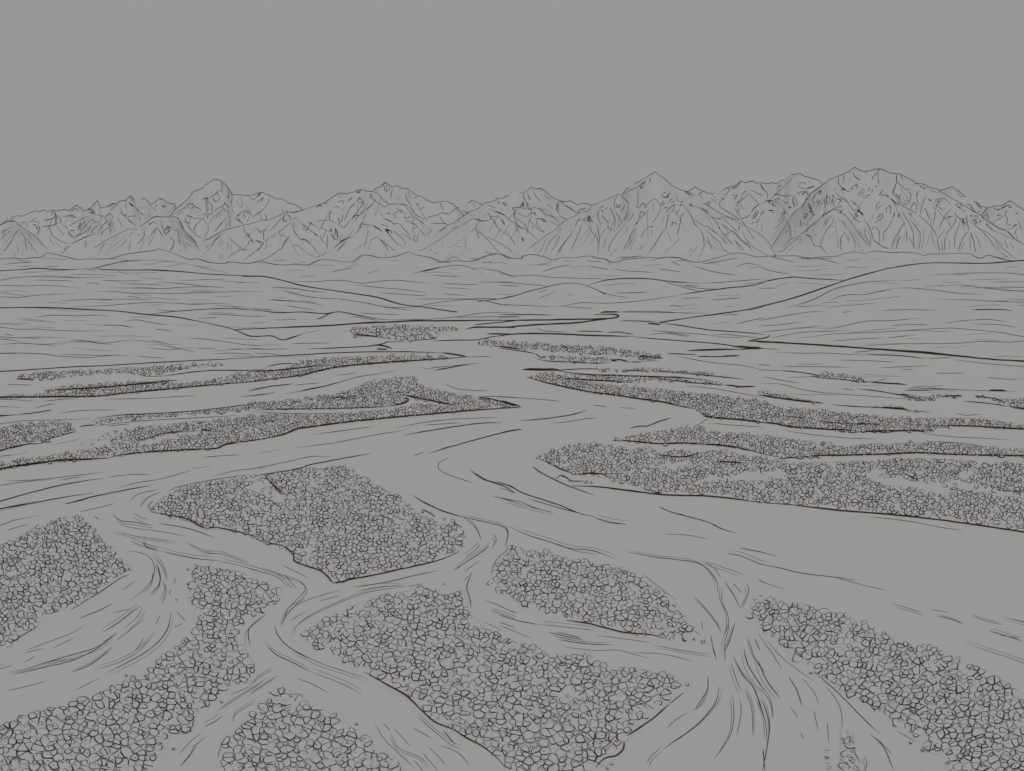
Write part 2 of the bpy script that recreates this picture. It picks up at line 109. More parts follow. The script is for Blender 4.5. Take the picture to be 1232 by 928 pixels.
n 180,840 330,818 480,812 620,805 780,795 900,790 1000,798 1120,810 1232,830;n 340,850 480,840 580,835;n 600,835 700,825;n 500,865 640,862 780,862 920,860 1040,852 1150,855 1232,850;d 0,855 150,862 300,872 450,882 600,892 800,905 950,920;f 930,600 1000,595
E
m 0,183 150,175 330,162 500,155 700,143 850,135 1000,128 1150,120 1232,117;d 75,218 160,220;n 30,243 150,245;d 220,270 350,265 500,255 650,242 820,222;m 500,255 700,232;m 740,205 800,198 900,185 1000,178 1150,178 1232,168;n 640,195 680,205 750,203;d 0,303 150,302 300,300 450,298 600,282 750,268 900,253 1050,240 1232,225
n 0,310 100,315 180,322;n 200,320 300,310 350,308;n 480,310 650,308 800,300 910,293;n 0,345 100,348;n 160,352 250,330;d 0,390 80,382;m 80,382 160,375 240,360;n 270,375 400,362 540,360;n 0,425 100,412 200,408 330,405 420,400;m 370,437 440,430;n 430,435 560,420 700,408 850,400 1000,392 1100,385;n 500,435 600,425
m 440,400 560,385 700,378 850,370 1000,355 1232,325;m 190,510 240,510;d 0,550 60,535 130,520 200,515;m 200,505 260,485 355,460;f 230,525 370,495;n 0,575 60,568 130,555;m 630,505 700,490 740,472 820,465;d 740,472 840,462;d 930,452 980,460;D 0,638 60,625 150,612 260,598 400,590 500,585;d 500,583 560,570 700,555 850,547 1000,540 1050,520 1232,495
n 30,688 150,685 300,670 480,648;n 0,710 100,695 250,680;n 280,685 380,668;m 0,785 120,750 260,715 400,688 480,678;n 500,672 600,660 700,660;n 940,580 1040,572 1120,568;f 890,632 980,620;n 540,725 620,700 720,685 800,665 890,638;m 0,820 140,795 300,765 430,745;m 300,797 420,765 550,738 700,710;n 310,795 400,775
n 370,832 450,815 530,793;n 0,895 60,872 180,850;n 30,918 130,890;n 605,778 640,750 730,730;n 650,810 680,770 745,740;n 770,740 830,715 950,690 1080,670 1150,660;n 1000,665 1100,640 1232,628;n 690,820 690,800 710,780
n 435,850 460,870;n 1110,300 1232,285;f 1150,272 1232,262;n 0,98 70,97 200,102 280,112 400,118 520,108 600,110;n 640,112 760,122;n 980,100 1100,98 1180,108
F
m 0,270 100,252 200,240;n 0,300 90,285 120,278;n 170,285 260,270 350,250 440,225 500,208 600,192 680,178;n 210,245 330,235;n 400,200 500,188;m 240,270 330,255 420,232;m 30,360 200,357 380,355 550,350 650,342;d 650,342 700,335 735,318 730,308 715,305;n 0,368 150,375 300,378 450,375
d 700,287 760,303 820,315 900,330 960,340;m 500,300 400,305 350,315;n 340,320 530,303;d 1060,302 1150,318 1232,345;d 0,503 80,490 150,478 220,450 300,438 450,418 650,398 850,380 1050,362 1232,350;d 0,228 130,215 250,200 300,185 400,165 500,153 700,138 850,128 1000,115;n 1000,115 1120,113;d 890,95 950,105 1010,115;m 80,160 140,148 210,145
d 0,182 100,180 200,172 330,155;m 0,115 200,108 400,97 600,92 800,93 900,97;n 800,172 880,162 960,155 1070,143;m 860,178 940,163 1020,148;n 900,235 940,255 1000,268 1110,272;n 1060,300 1150,298 1232,302;m 830,562 900,540 980,518 1080,490 1200,460 1232,457;n 760,572 810,555;n 690,440 800,420 920,405 1050,398 1150,395;n 810,430 980,420;m 720,475 850,455 970,435 1080,422 1170,420
n 290,475 420,458 580,437;n 220,535 380,515 520,488 650,465 720,455;f 40,560 150,542;n 0,637 130,610 240,585 300,575 380,577;m 0,668 100,655 230,632 280,615 400,592 560,562;n 925,580 885,600 875,625 900,650 980,680 1040,700;m 1020,635 1080,680 1160,705 1232,745;n 1040,650 1110,690 1180,715;n 1140,690 1232,725
n 1130,760 1232,785;m 755,755 820,795 900,830 1000,860;m 80,660 80,675 110,705 150,745;d 110,710 150,748;n 80,660 150,648;m 800,822 830,835 860,855;d 900,860 910,865;m 940,880 985,905
G
d 0,68 100,80;m 0,75 80,85 170,100;m 170,100 200,120 210,108;m 110,175 250,178 420,170 500,178;d 110,173 280,173;d 280,180 400,198 560,203 700,208 850,213 960,220;m 570,180 650,180 700,185;d 300,215 450,225 600,232;m 700,212 900,235 1050,245;d 1050,245 1120,255 1190,252
d 520,135 560,130 600,138;n 600,138 660,142;m 170,122 230,135 330,140 460,145 520,138;d 640,115 760,120;m 780,100 920,105;m 920,112 1020,115 1080,110;m 700,180 850,190 1000,205 1140,218;n 820,110 980,140 1130,155 1232,178;n 600,138 740,132;n 870,250 1000,262 1232,305
d 130,208 170,220 240,240 330,260 430,280 540,293 650,310 760,325 870,350 915,352;d 930,370 965,390 1000,398 1100,405 1232,420;n 970,398 940,420 900,440;n 975,420 1100,432 1232,440;d 525,503 600,505 700,515 760,518 850,515 950,520 1050,528 1150,545 1232,565;d 0,318 50,330 105,348;m 0,352 100,350
n 0,300 100,305 200,312 290,320;n 440,340 500,345;n 560,350 630,353;m 100,410 200,403 300,390 370,375 405,362;n 240,422 320,415 400,402 460,398;m 605,447 650,437 690,435 740,415 800,397;m 0,470 50,458 110,450;n 155,620 200,660;m 165,625 205,655 260,685 330,715 440,755
d 340,712 450,717 560,730 700,748 800,757 950,760 1080,772 1232,792;m 195,590 240,610 300,640 370,660;d 370,660 430,655 500,660;m 0,695 50,710 110,745 200,775 290,805 360,835 440,855;n 0,720 80,745;n 440,855 500,880 590,890;n 0,765 100,785 170,815 250,835;n 740,810 820,840 900,860 970,880 1040,910
m 270,670 300,665 340,690 400,690;d 740,570 850,580 930,560;d 1010,600 1140,608
H
d 0,45 150,52 300,62 500,77 700,93 900,110 1050,125 1232,137;n 0,75 100,80;n 80,92 200,98 300,97 400,102 500,105;m 500,105 650,110 780,122;n 370,130 500,132 640,140;n 440,95 560,82;n 780,122 900,118;n 900,125 1050,145 1232,160;n 0,150 60,155;n 100,158 260,160 430,163;n 560,165 800,155
n 0,175 100,178;m 100,178 220,190 300,207;m 245,205 330,215 440,225 510,230;d 510,230 580,238 690,243;n 540,230 600,215;n 20,205 120,225 200,235;n 0,237 100,240 200,265 300,280 420,290 560,300 700,310;n 390,262 450,270;m 460,262 560,275 650,290 780,318;m 640,290 700,290;d 850,300 945,295;m 680,270 800,270;n 690,262 920,265
n 700,255 900,265 1050,272 1200,275;d 1070,270 1150,272;m 950,320 1060,330 1160,345;n 920,375 960,385 1030,380;n 1060,210 1200,222;n 820,190 960,190;d 1160,340 1190,352 1232,358;m 1000,295 1100,310 1140,325;d 0,290 80,305 200,320 300,330;m 340,335 440,345 560,350 700,362 800,372;d 570,348 690,358
d 0,418 80,425 150,440 280,448 420,457 500,460;d 450,462 650,458 820,457;d 770,437 900,435 1050,440 1232,450;m 270,415 420,425 500,428;d 450,425 570,430;m 120,392 220,398;n 120,455 250,475 400,490 550,495;n 760,468 900,485 1050,492 1170,500;n 780,505 950,515 1080,535
d 0,555 60,572 140,582 220,578 300,572 450,570 600,565 750,560 900,568 1232,575;m 680,655 750,690;m 1090,730 1232,742;d 0,790 120,797 250,812 380,828 520,838 680,853 850,872 1000,893 1150,915 1232,928;n 510,855 640,868 750,885 850,905 950,918
I
m 20,512 50,482 100,452 130,432;m 240,380 300,342 350,312 400,277 440,258;m 660,742 650,782 612,802;n 300,690 340,660 400,645 430,612;m 0,35 120,10;n 220,18 300,0;n 455,50 480,65 500,70;d 510,45 560,55 640,72 690,98 740,100 800,112 850,125 905,140;m 385,55 410,75 460,82 520,92;n 400,85 450,100 530,110 630,128;n 390,112 460,128 530,138 600,148;m 540,85 620,98 680,115 730,135
n 440,142 490,165 550,180;m 485,148 500,165 540,178;n 640,155 690,180 730,188;n 690,190 750,188 800,205 850,222;n 740,212 820,230 905,255;m 555,180 600,192 670,205 740,212;n 430,178 480,185 510,200 525,230 520,270 490,310 440,350
n 520,195 550,230 570,280;m 530,220 545,260 540,295 510,328;n 520,250 515,290 490,320;n 560,290 565,320 550,360;n 580,310 575,330;n 595,270 595,290;n 265,410 330,385 380,360;n 385,390 440,375;n 420,310 460,280;m 350,455 400,425 450,385 480,365;n 425,440 470,400 485,370;n 400,480 440,450 490,410
n 80,520 160,490 240,460 290,430;n 85,525 150,510;n 80,560 120,535;n 180,510 250,475;m 0,580 40,568;n 30,590 90,580 170,555 260,545;m 90,580 200,545 320,510 380,470;m 45,600 150,575 250,550 340,505 395,460;m 240,592 300,570 350,535 380,508
n 330,580 400,560 470,520 530,455;m 360,595 430,560 500,520 550,475 575,430 580,385;n 350,490 400,455;n 460,520 490,475;n 530,430 545,395;n 20,655 90,640 160,620;n 250,655 300,630 340,610;n 600,385 630,415;n 590,440 620,425
m 850,500 845,450 870,420 905,395;n 740,720 800,680 880,630 905,610;n 780,670 850,640;m 700,775 730,760 755,740;n 795,760 800,735 870,690;n 610,870 650,825 690,795;m 615,910 640,880 665,840;n 740,885 755,830;n 650,850 700,810
J
d 0,130 60,150 120,165 150,195 155,215 200,232 240,245 265,265 290,287 350,275 430,260 520,240 600,222 660,205 715,180;n 45,235 110,260 170,280 190,310 160,345 120,390 105,430;n 0,240 60,255 100,270 130,300;n 110,225 150,245 200,270;n 120,260 160,305;n 125,290 150,305
m 355,300 440,290 530,270 640,245;n 370,315 450,300 530,298;n 540,300 590,290;n 120,405 150,370 200,345 280,320 310,315;n 145,475 155,440 200,405 260,375 330,345 400,320 470,308 530,300;n 140,415 190,385;n 235,350 310,330;n 130,370 190,340;n 110,430 130,380
m 85,430 100,470 140,510 200,545;n 150,515 240,560 330,590 405,615;m 55,495 90,530 140,555 210,590;n 210,590 290,620 345,645 380,668;n 155,610 210,630 270,662;n 0,640 40,605 80,580;n 0,665 60,625 100,600;m 570,0 620,25 660,45 720,62;n 730,65 770,100 790,145;m 720,62 800,80 860,95 880,120 870,165
n 830,120 840,140 830,160;m 700,240 740,215 800,175 815,158;n 730,205 770,175 785,155;n 695,245 720,230;n 730,250 785,210;n 730,280 760,250;m 755,260 740,300 750,340 755,370;n 820,255 840,210 870,180;n 800,345 850,365 905,390;n 820,380 880,400 905,410;n 850,420 905,440;n 800,420 860,450
d 390,590 430,612 480,640 530,668 560,695 600,735 640,765 690,785 740,815 790,842 840,880 870,915;n 425,765 460,820 500,860 560,915;n 455,765 480,790;n 490,780 550,845;n 480,800 510,850 580,880 610,915;n 560,890 590,925;n 570,740 650,810 690,840 720,850;n 555,780 620,815;n 650,840 710,865 750,910;n 610,845 650,885 665,905;m 660,790 700,838;n 590,865 640,925
K
m 40,98 100,125 180,150 240,170 320,178 395,205;n 200,155 260,178 330,190;n 10,0 90,25 190,50;m 100,0 180,25 290,55;n 330,65 380,80 435,88;m 545,28 590,48 640,58;m 640,62 710,80 760,105 810,118;n 560,120 640,125 715,138
m 440,182 520,198 600,208 670,218 710,240 740,280 745,320;n 690,212 730,235 755,270;n 700,213 780,240 835,260;m 775,185 830,198 880,220 905,225;m 820,168 905,185;n 880,275 905,285;d 230,415 300,425 360,440 430,457 520,465 570,478
n 0,365 60,390;m 0,395 60,415 140,430;n 140,428 250,440 330,450;m 170,455 230,470 290,482;m 200,455 280,475;n 330,465 440,480 520,490;m 200,480 300,495 390,498;n 220,505 330,518 400,515 460,530 520,545;n 450,525 560,530 660,555;n 530,500 640,520 720,530;n 0,430 60,455 110,475
n 490,255 530,290 605,345;n 660,330 700,370 740,420 755,450;n 665,450 685,465;n 690,420 695,450;m 685,485 700,490 700,480;n 720,460 730,510 740,540;n 760,300 760,350 780,400 780,450 760,510;n 770,285 800,330 820,370;n 800,290 825,320;n 845,290 850,320 830,370;m 805,420 790,470 770,520;n 770,490 770,555
n 780,430 770,460;n 850,475 870,540 905,590;m 835,510 850,570 905,655;n 870,475 890,520;m 800,545 830,600 870,650 905,750;n 790,560 810,620 825,655;n 835,650 860,710 865,810;m 710,605 710,650 670,715;n 715,650 690,700 660,722;n 570,785 600,755 640,730;m 750,640 740,690 700,745 650,790 560,852;n 505,900 520,875 550,850
n 795,665 800,730 790,800 740,880;n 820,680 825,730 810,805;m 900,850 905,925;d 425,815 480,780 530,745 580,700;m 580,700 630,660;d 425,815 425,850 400,875 360,885 330,915
L
n 0,180 65,197;m 0,222 80,238 150,255 260,268 330,278;n 250,265 370,298 440,312;n 0,280 95,310;n 455,358 500,370 555,388;m 610,400 660,412 700,428;n 585,378 650,388;n 730,400 780,418 830,430;m 835,405 905,420;m 785,450 850,470 900,485;n 820,465 890,475;n 705,490 770,515 850,540 905,560
n 30,480 70,530 130,580 190,620;m 200,600 260,650 330,720 380,770 415,800;n 230,640 270,690 285,740 285,790;n 0,460 50,530 80,580;m 0,550 30,620 75,680;n 0,640 40,690 50,750;m 10,680 35,750 35,820 15,925;n 0,690 25,760 30,830
m 105,605 135,660 150,710;n 150,610 190,660 208,700;n 190,720 205,790;n 110,710 135,745;n 235,760 240,830;n 145,795 155,820;m 380,800 430,850 460,925;n 405,815 455,870;n 360,875 370,900 365,928;n 470,790 540,830;n 325,850 335,880 350,900
"""
BARS = """
grey cobble bar at the left edge of the view, tapering to a blunt point beside the curving channel|I -300,180 0,160 30,145 70,125 110,100 150,95 185,75 235,62 265,65 300,85 330,120 370,170 410,200 455,240 440,255 400,275 350,310 300,340 250,370 210,385 170,400 130,430 100,450 50,480 20,510 0,515 -300,540
long grey cobble bar running up from the bottom left corner to a ragged head beside the side channel|I -300,790 0,765 40,760 90,735 150,715 200,700 270,690 300,665 340,655 400,640 430,610 480,605 500,580 540,545 580,520 620,490 650,450 665,410 660,370 640,350 645,300 660,265 650,235 680,225 740,240 800,250 860,265 905,290 J 110,315 115,340 70,370 20,400 I 830,410 810,450 800,480 830,510 845,530 830,545 860,560 875,600 830,625 780,650 740,680 740,700 690,710 660,740 650,780 610,800 565,820 565,850 550,880 530,910 520,940 500,1000 -300,1000
grey cobble bar with its pointed head up, cut off by the bottom edge of the view left of centre|I 735,1000 740,905 760,880 765,830 790,790 830,760 860,730 905,700 J 60,680 90,640 130,650 180,680 230,705 290,740 340,775 400,800 420,840 470,865 500,890 520,928 540,1000
large grey cobble island left of centre with a dark bank line along its lower side|E 700,830 690,820 720,795 770,760 830,720 900,700 1000,690 1100,675 1160,668 F 80,660 150,645 230,635 330,625 420,615 480,630 490,655 540,680 600,715 650,730 720,775 745,815 780,840 850,870 900,895 J 690,75 715,110 715,140 715,165 705,180 650,205 600,220 520,240 430,260 350,275 290,285 260,265 240,245 150,215 150,200 120,165 60,150 10,130 -20,120 I 800,112 740,100 680,95 650,75 600,65 510,45|F 0,670 60,672 90,720 150,750 220,790 200,815 140,790 90,770 40,745 0,735
small leaf shaped grey cobble island right of centre between two thin channels|K 40,150 80,165 150,180 230,200 300,215 370,230 430,240 470,260 520,295 550,305 590,340 610,370 640,400 660,440 650,475 600,480 550,475 490,465 430,455 370,440 300,425 230,410 170,390 120,380 70,355 40,345 0,325 J 820,305 820,270 840,220 870,180 885,150
largest grey cobble island at bottom centre with a steep dark bank along its lower left side|J 180,455 195,440 240,420 280,395 330,375 380,360 400,340 450,330 520,320 590,305 640,310 640,330 700,320 730,310 735,340 745,370 760,400 800,440 850,465 905,490 K 50,490 120,500 170,520 230,535 290,535 340,550 400,570 450,575 500,580 560,595 620,605 640,615 610,645 580,680 540,720 500,755 440,800 425,815 420,855 380,880 340,905 325,930 300,1000 80,1000 J 900,940 870,920 840,880 790,845 740,810 690,790 640,765 590,710 540,670 480,640 430,610 390,585 330,555 290,530 230,525 200,495
long grey cobble bar widening toward the bottom right corner of the view|K 870,330 900,330 L 0,330 60,345 120,360 190,370 240,380 310,400 370,420 420,455 480,480 530,495 600,510 650,535 700,555 740,575 790,600 840,625 880,645 905,665 1100,760 1100,1000 700,1000 640,905 640,880 560,850 550,820 510,800 480,775 430,750 390,720 330,690 280,650 240,620 200,595 160,560 110,540 90,500 60,470 40,450 0,430 -30,400
tiny patch of cobbles in the channel near the bottom edge, left of the bottom right bar|L 285,790 320,800 330,850 322,880 310,930 300,1000 275,1000 280,928 285,850
broad grey cobble bar at the right with a rounded left head and sandy bare strips|G 175,580 210,555 270,540 340,520 420,515 500,520 560,530 620,540 700,535 740,560 800,540 850,545 930,560 980,545 1060,550 1140,570 1170,580 1232,575 H 60,590 150,605 250,605 290,598 350,605 450,600 520,590 620,590 750,585 900,590 1000,600 1100,605 1232,600 1800,600 1800,965 1232,925 1150,903 1000,880 850,860 680,842 520,827 380,818 250,803 120,788 0,780 G 1080,758 950,747 850,742 780,745 700,725 620,705 530,690 450,655 390,660 300,640 250,610 190,595|H 480,650 560,640 640,670 720,690 900,690 960,650 1000,620 1020,640 970,690 1050,715 1150,740 1800,745 1800,775 1232,765 1100,755 1000,735 900,740 820,750 760,720 700,715 620,725 540,690|H -100,650 100,640 160,660 60,690 -300,690|G 700,620 900,590 900,620 760,650
low wedge shaped grey cobble bar at the right, just above the broad bar with the rounded head|G 525,495 600,480 700,465 800,450 900,430 960,440 1000,460 1100,470 1232,475 H 50,475 100,490 200,505 300,510 400,530 500,520 600,520 700,505 800,505 950,515 1080,535 1232,540 1800,545 1800,580 1232,572 1000,568 780,558 600,563 400,570 200,576 120,575 50,567 0,553 G 1150,541 1050,527 950,518 850,513 760,516 650,510 530,503
long low grey cobble bar with a thin left tip reaching the main channel right of centre|G 135,208 170,195 240,185 300,205 380,222 450,235 560,245 640,255 750,265 850,275 900,285 930,280 1000,290 1100,300 1232,315 H 80,345 200,355 300,360 400,375 500,380 600,390 700,395 800,400 950,400 1080,405 1150,420 1232,430 1800,430 1800,452 1232,448 1050,440 900,440 820,455 700,456 550,460 400,455 250,445 150,438 80,423 0,416 G 1100,403 1000,396 960,388 930,370 915,350 870,348 760,323 650,308 540,291 430,278 330,258 240,238 180,222
narrow strip of cobbles just behind the long low bar with the thin left tip|G 300,195 400,200 560,206 700,211 850,216 960,223 1060,240 1130,252 1050,244 900,234 700,222 600,230 450,223
small grey cobble bar with a pointed left end at the far bend of the river|F 1005,50 1100,38 1160,42 G 0,40 100,45 200,50 300,60 400,65 500,70 580,80 650,90 760,110 750,120 650,118 550,105 450,100 350,95 230,88 100,78 0,66 F 1100,60
small lens of cobbles just below the bar with the pointed left end at the far bend|G 205,108 240,110 300,112 400,115 500,118 570,130 520,136 420,141 320,136 230,127
thin strip of cobbles between the far bend and the long low right bar|G 420,165 560,175 700,165 800,175 950,185 1060,205 950,198 800,188 650,182 480,178
tiny cobble patch on the plain at the far right, above the thin cobble strips|H 245,203 320,190 400,195 470,210 500,226 440,223 330,212
small flat cobble strip on the right plain with a pale bare patch below it|H 640,285 720,290 780,300 830,285 940,293 900,303 800,312 740,314 680,305
short cobble strip reaching the right edge of the plain|H 1000,295 1050,290 1120,305 1200,310 1300,300 1300,358 1190,350 1140,325 1080,310
thin tapering cobble strip right of centre, above the long low bar|H 0,272 60,280 150,295 220,310 300,328 200,319 80,303 0,288
tiniest cobble strip on the right plain, in line with the thin tapering strip|H 540,345 600,343 700,350 780,366 690,357 570,348
grey cobble patch on the left edge of the view between two arms of the river|E -480,450 0,445 50,430 150,420 260,410 330,425 355,453 300,470 230,490 190,505 120,518 60,533 0,548 -480,575
long flat grey cobble bar left of centre, hooked at its right end where a backwater enters|E 370,435 440,412 520,397 640,382 760,377 850,372 1000,357 1150,335 F 0,327 100,320 250,305 370,290 460,270 520,240 620,215 700,205 765,200 775,230 830,255 900,270 980,290 1060,302 1150,318 1225,344 1150,343 1000,345 940,338 850,322 790,312 730,292 690,285 735,315 700,333 600,346 400,353 200,355 30,358 E 1155,360 1000,372 850,385 700,395 560,410 440,425
long cobble bar left of centre with a heavy dark bank line, below the hooked bar|F 1228,347 1100,356 950,370 800,381 650,396 450,416 300,436 220,448 150,476 80,488 0,500 E 1050,518 1000,538 850,545 700,553 560,568 450,585 300,595 150,610 60,623 0,636 -480,660 -480,615 0,608 100,585 250,570 340,540 420,490 550,455 640,440 740,430 850,420 960,410 1080,398 1155,390 F 0,385 100,378 300,382 450,375 520,368 650,358 750,335 820,330 940,345 1050,348|E 640,507 740,480 830,465 970,460 930,478 830,482 760,500 700,522 640,525|E 340,540 420,490 550,455 640,440 560,480 500,520 430,545
thin pale cobble strip under the far left bank line of the plain|E 60,215 90,200 150,190 250,180 400,178 520,170 640,165 760,155 850,150 1000,145 1090,145 980,155 880,165 770,180 740,198 680,200 620,192 500,192 350,200 250,215 150,217
long cobble strip along the far left bank of the river, ending in a sharp right tip|E -480,310 0,295 100,290 200,285 220,265 300,250 500,235 700,225 820,220 760,235 850,235 970,225 1000,215 1080,195 1155,180 F 50,180 150,178 205,150 220,130 300,125 400,118 520,112 620,108 760,105 880,108 950,114 850,126 700,136 500,150 400,162 300,183 250,198 130,213 0,226 E 1050,238 900,251 750,266 600,280 450,297 300,299 150,301 0,302 -480,318
distant cobble patch in the river far beyond the bend, left of centre|B 450,800 520,782 650,777 800,780 950,785 1000,795 900,808 850,828 750,848 640,835 580,825 490,830
"""
MOUNTAINS = """
10500|long jagged back range of small peaks at the far left of the horizon|a -80,500 0,490 60,480 115,478 150,462 205,465 240,450 290,430 335,412 370,422 410,405 440,425 490,405 530,415 595,404 645,415 680,380 715,360 735,385 755,390 775,418 810,405 850,380 875,350 905,320 920,360 935,388 1000,375 1040,345 1080,352 1110,325 1165,318 1210,275 b 25,275 55,310 85,335 110,315 150,295 185,325 210,350 240,345 290,295 325,315 365,340 400,348 425,345 440,365 430,400 460,430 600,520
9400|tall sharp peak with a long right shoulder, highest of the left part of the range|b 150,640 250,560 380,470 430,410 490,360 550,310 605,238 690,205 720,175 795,122 850,128 910,180 970,265 1040,268 1110,275 1170,265 1220,245 c 60,245 100,265 150,285 190,305 240,305 290,335 330,350 360,355 400,380 435,408 480,440 560,520
6600|rounded front spur below the tall left peak, its crest falling left to the plain|a 740,900 800,855 885,755 970,695 1080,640 1180,585 b 60,575 120,555 180,515 230,475 270,465 350,475 440,470 470,490 510,580 560,640 620,700 650,760 700,820
7400|small pale cone at the far left foot of the range|a -160,700 -80,640 0,545 60,515 140,510 190,555 240,590 330,650 400,730 460,780 520,850
8200|broad snow ribbed mountain left of centre with several small summits|b 480,890 520,850 620,755 700,690 800,640 880,600 985,570 1060,550 1100,545 1186,520 c 50,505 100,505 200,465 280,425 350,435 430,410 530,375 560,370 640,340 720,280 780,250 850,258 900,240 970,215 1030,235 1080,235 1110,205 1160,185 1195,150 d 50,180 80,195 125,182 160,205 220,210 290,265 340,280 400,315 450,340 510,332 570,325 640,350 720,440 800,520
10200|tiny far notch peak just left of the centre mountain|d 420,520 480,470 600,440 680,382 740,375 790,335 815,320 850,330 920,360 1000,420
7600|mountain at the centre with a long straight left slope and a double summit|d 60,870 130,840 200,800 240,770 300,720 400,670 500,605 590,545 650,530 690,490 720,480 790,425 870,395 930,345 980,335 1030,320 1050,295 1100,300 1150,270 1186,240 e 40,235 105,252 180,195 215,212 270,208 310,235 370,285 430,315 500,370 560,410 600,430 640,440 680,480 740,560
10800|low far ridge between the centre mountain and the big pyramid|e 400,340 440,322 500,330 540,322 610,360 640,345 690,350 745,362 800,420
5400|big symmetrical pyramid mountain right of centre|e 40,890 60,870 90,845 140,780 240,700 310,645 400,590 470,520 520,490 620,440 690,420 745,365 800,340 880,310 980,262 1010,272 1070,205 1120,170 1186,137 f 60,100 135,55 210,105 300,180 370,220 415,230 480,280 570,330 630,370 730,430 800,465 900,515 1000,570 1080,615 1150,660 1186,705 g 65,790 75,850
9800|craggy mountain behind the right slope of the big pyramid|f 380,260 450,230 510,195 580,235 650,255 720,258 790,205 880,180 935,138 970,155 1050,138 1080,160 1110,155 1186,163 g 45,155 80,165 120,130 150,130 215,75 240,80 290,68 340,95 400,110 450,125 490,145 505,175 560,220 640,280
7600|massive broad mountain at the right, highest of the whole range|g -40,830 20,770 100,640 200,480 330,350 400,250 505,175 570,125 650,95 740,55 805,10 860,45 910,50 990,30 1040,25 1085,40 1139,68 h 80,72 140,105 200,135 230,160 300,165 350,195 430,215 470,245 560,300 640,340 700,380 830,460 930,525 1000,575 1060,595 1150,680 1232,730 1300,770
5900|low triangular spur in front of the massive right mountain|g 30,840 75,795 130,760 200,685 260,660 350,605 400,545 490,480 600,400 640,405 700,440 740,480 810,570 870,660 940,750 1000,800
11000|slender far peak behind the right shoulder of the massive mountain|h 420,270 440,232 500,215 565,190 640,245 700,290 750,330 800,340 830,370 900,390 960,470
9400|small craggy peak at the right edge of the range|h 740,540 800,480 840,450 900,385 960,370 1020,370 1105,320 1160,360 1232,410 1350,480
"""
HILLS = """
1.2|low wavy line of foothills along the foot of the whole mountain range|a -60,872 0,865 50,855 130,853 210,862 290,852 380,845 430,810 480,812 560,830 640,850 720,868 800,862 900,864 1020,860 1120,830 1186,815 b 120,800 240,785 270,770 320,778 400,800 520,850 580,868 650,862 760,895 880,905 960,890 1100,905 1186,890 c 80,895 150,908 220,918 380,915 480,918 560,880 630,868 720,875 880,890 980,830 1080,835 1150,852 d 70,845 150,825 230,798 290,822 430,850 530,885 660,880 800,885 880,860 980,825 1080,820 1150,850 1186,858 e 80,855 105,835 190,820 280,838 330,850 380,870 450,852 580,850 720,835 800,855 870,865 930,895 1000,880 1050,865 1150,860 f 50,848 180,855 240,848 350,850 430,875 520,893 600,882 700,855 830,818 930,808 1080,842 1186,836 g 100,835 270,835 370,855 500,845 640,835 700,815 800,797 890,810 990,790 1139,805 h 100,800 230,808 300,830 350,818 500,815 700,810 780,840 830,857 900,828 1000,855 1080,875 1160,880 1300,880
2.1|long low hill on the left sloping down to the right into the plain|A -60,527 0,525 100,520 170,514 300,520 420,518 560,522 700,522 850,530 960,540 1060,545 1155,549 B 70,552 150,568 250,595 380,615 480,630 600,650 700,680 800,692 900,708 960,716
2.1|nearest rounded hill on the left edge, its dark crest falling toward the river|A -120,700 -60,697 0,697 100,695 250,697 400,705 550,712 680,728 800,738 900,755 1000,775 1085,797 1150,825 1200,830
1.25|small low mound in the middle of the plain below the centre mountain|C -100,668 0,655 60,645 130,622 200,605 270,588 340,582 400,592 460,615 490,632
2.2|large smooth hill at the right, its crest rising from the far bend|C 745,765 900,740 1000,728 1120,710 1201,693 D 0,695 150,655 300,605 400,570 520,535 600,515 700,498 780,490 850,488 920,490 1050,491 1150,484 1232,478 1400,472
0.6|faint low rise beneath the left foothills|A 100,535 430,512 500,498 580,482 680,476 760,478 860,490 960,515 1060,535
"""
import bpy, bmesh, math, random
from mathutils import Vector
from mathutils.bvhtree import BVHTree
from mathutils import noise as mnoise

rnd = random.Random(7)
scene = bpy.context.scene
COL = scene.collection

# ------------------------------------------------------------------ camera
W, H, FPX = 1232.0, 928.0, 1067.0
HZ = 300.0                       # horizon row of the photograph
CAM = Vector((0.0, 0.0, 20.0))
TH = math.atan((H / 2 - HZ) / FPX)
FWD = Vector((0, math.cos(TH), -math.sin(TH)))
UP = Vector((0, math.sin(TH), math.cos(TH)))
RT = Vector((1, 0, 0))
cam_d = bpy.data.cameras.new('camera')
cam = bpy.data.objects.new('camera', cam_d)
COL.objects.link(cam)
cam.location = CAM
cam.rotation_euler = (math.pi / 2 - TH, 0, 0)
cam_d.sensor_width = 36.0
cam_d.sensor_fit = 'HORIZONTAL'
cam_d.lens = 36.0 * FPX / W
cam_d.clip_start = 0.5
cam_d.clip_end = 120000.0
scene.camera = cam

def ray(px, py):
    return (FWD * FPX + RT * (px - W / 2) + UP * (H / 2 - py)).normalized()

def on_plane(px, py, z=0.0):
    d = ray(px, py)
    t = (z - CAM.z) / d.z
    return CAM + d * t

def depth(p):
    return (p - CAM).dot(FWD)

def to_px(p):
    v = p - CAM
    f = v.dot(FWD)
    return (W / 2 + v.dot(RT) / f * FPX, H / 2 - v.dot(UP) / f * FPX)

TILES = {'N': (640, 360, 3.85), 'A': (0, 190, 3.85), 'B': (300, 190, 3.85), 'C': (600, 190, 3.85), 'D': (912, 190, 3.85),
         'E': (0, 400, 3.85), 'F': (300, 400, 3.85), 'G': (600, 400, 3.85), 'H': (912, 400, 3.85),
         'I': (0, 600, 2.828), 'J': (300, 600, 2.828), 'K': (600, 600, 2.828), 'L': (912, 600, 2.828)}
for i, x0 in enumerate((0, 154, 308, 462, 616, 770, 924, 1072)):
    TILES['abcdefgh'[i]] = (x0, 200, 7.7)

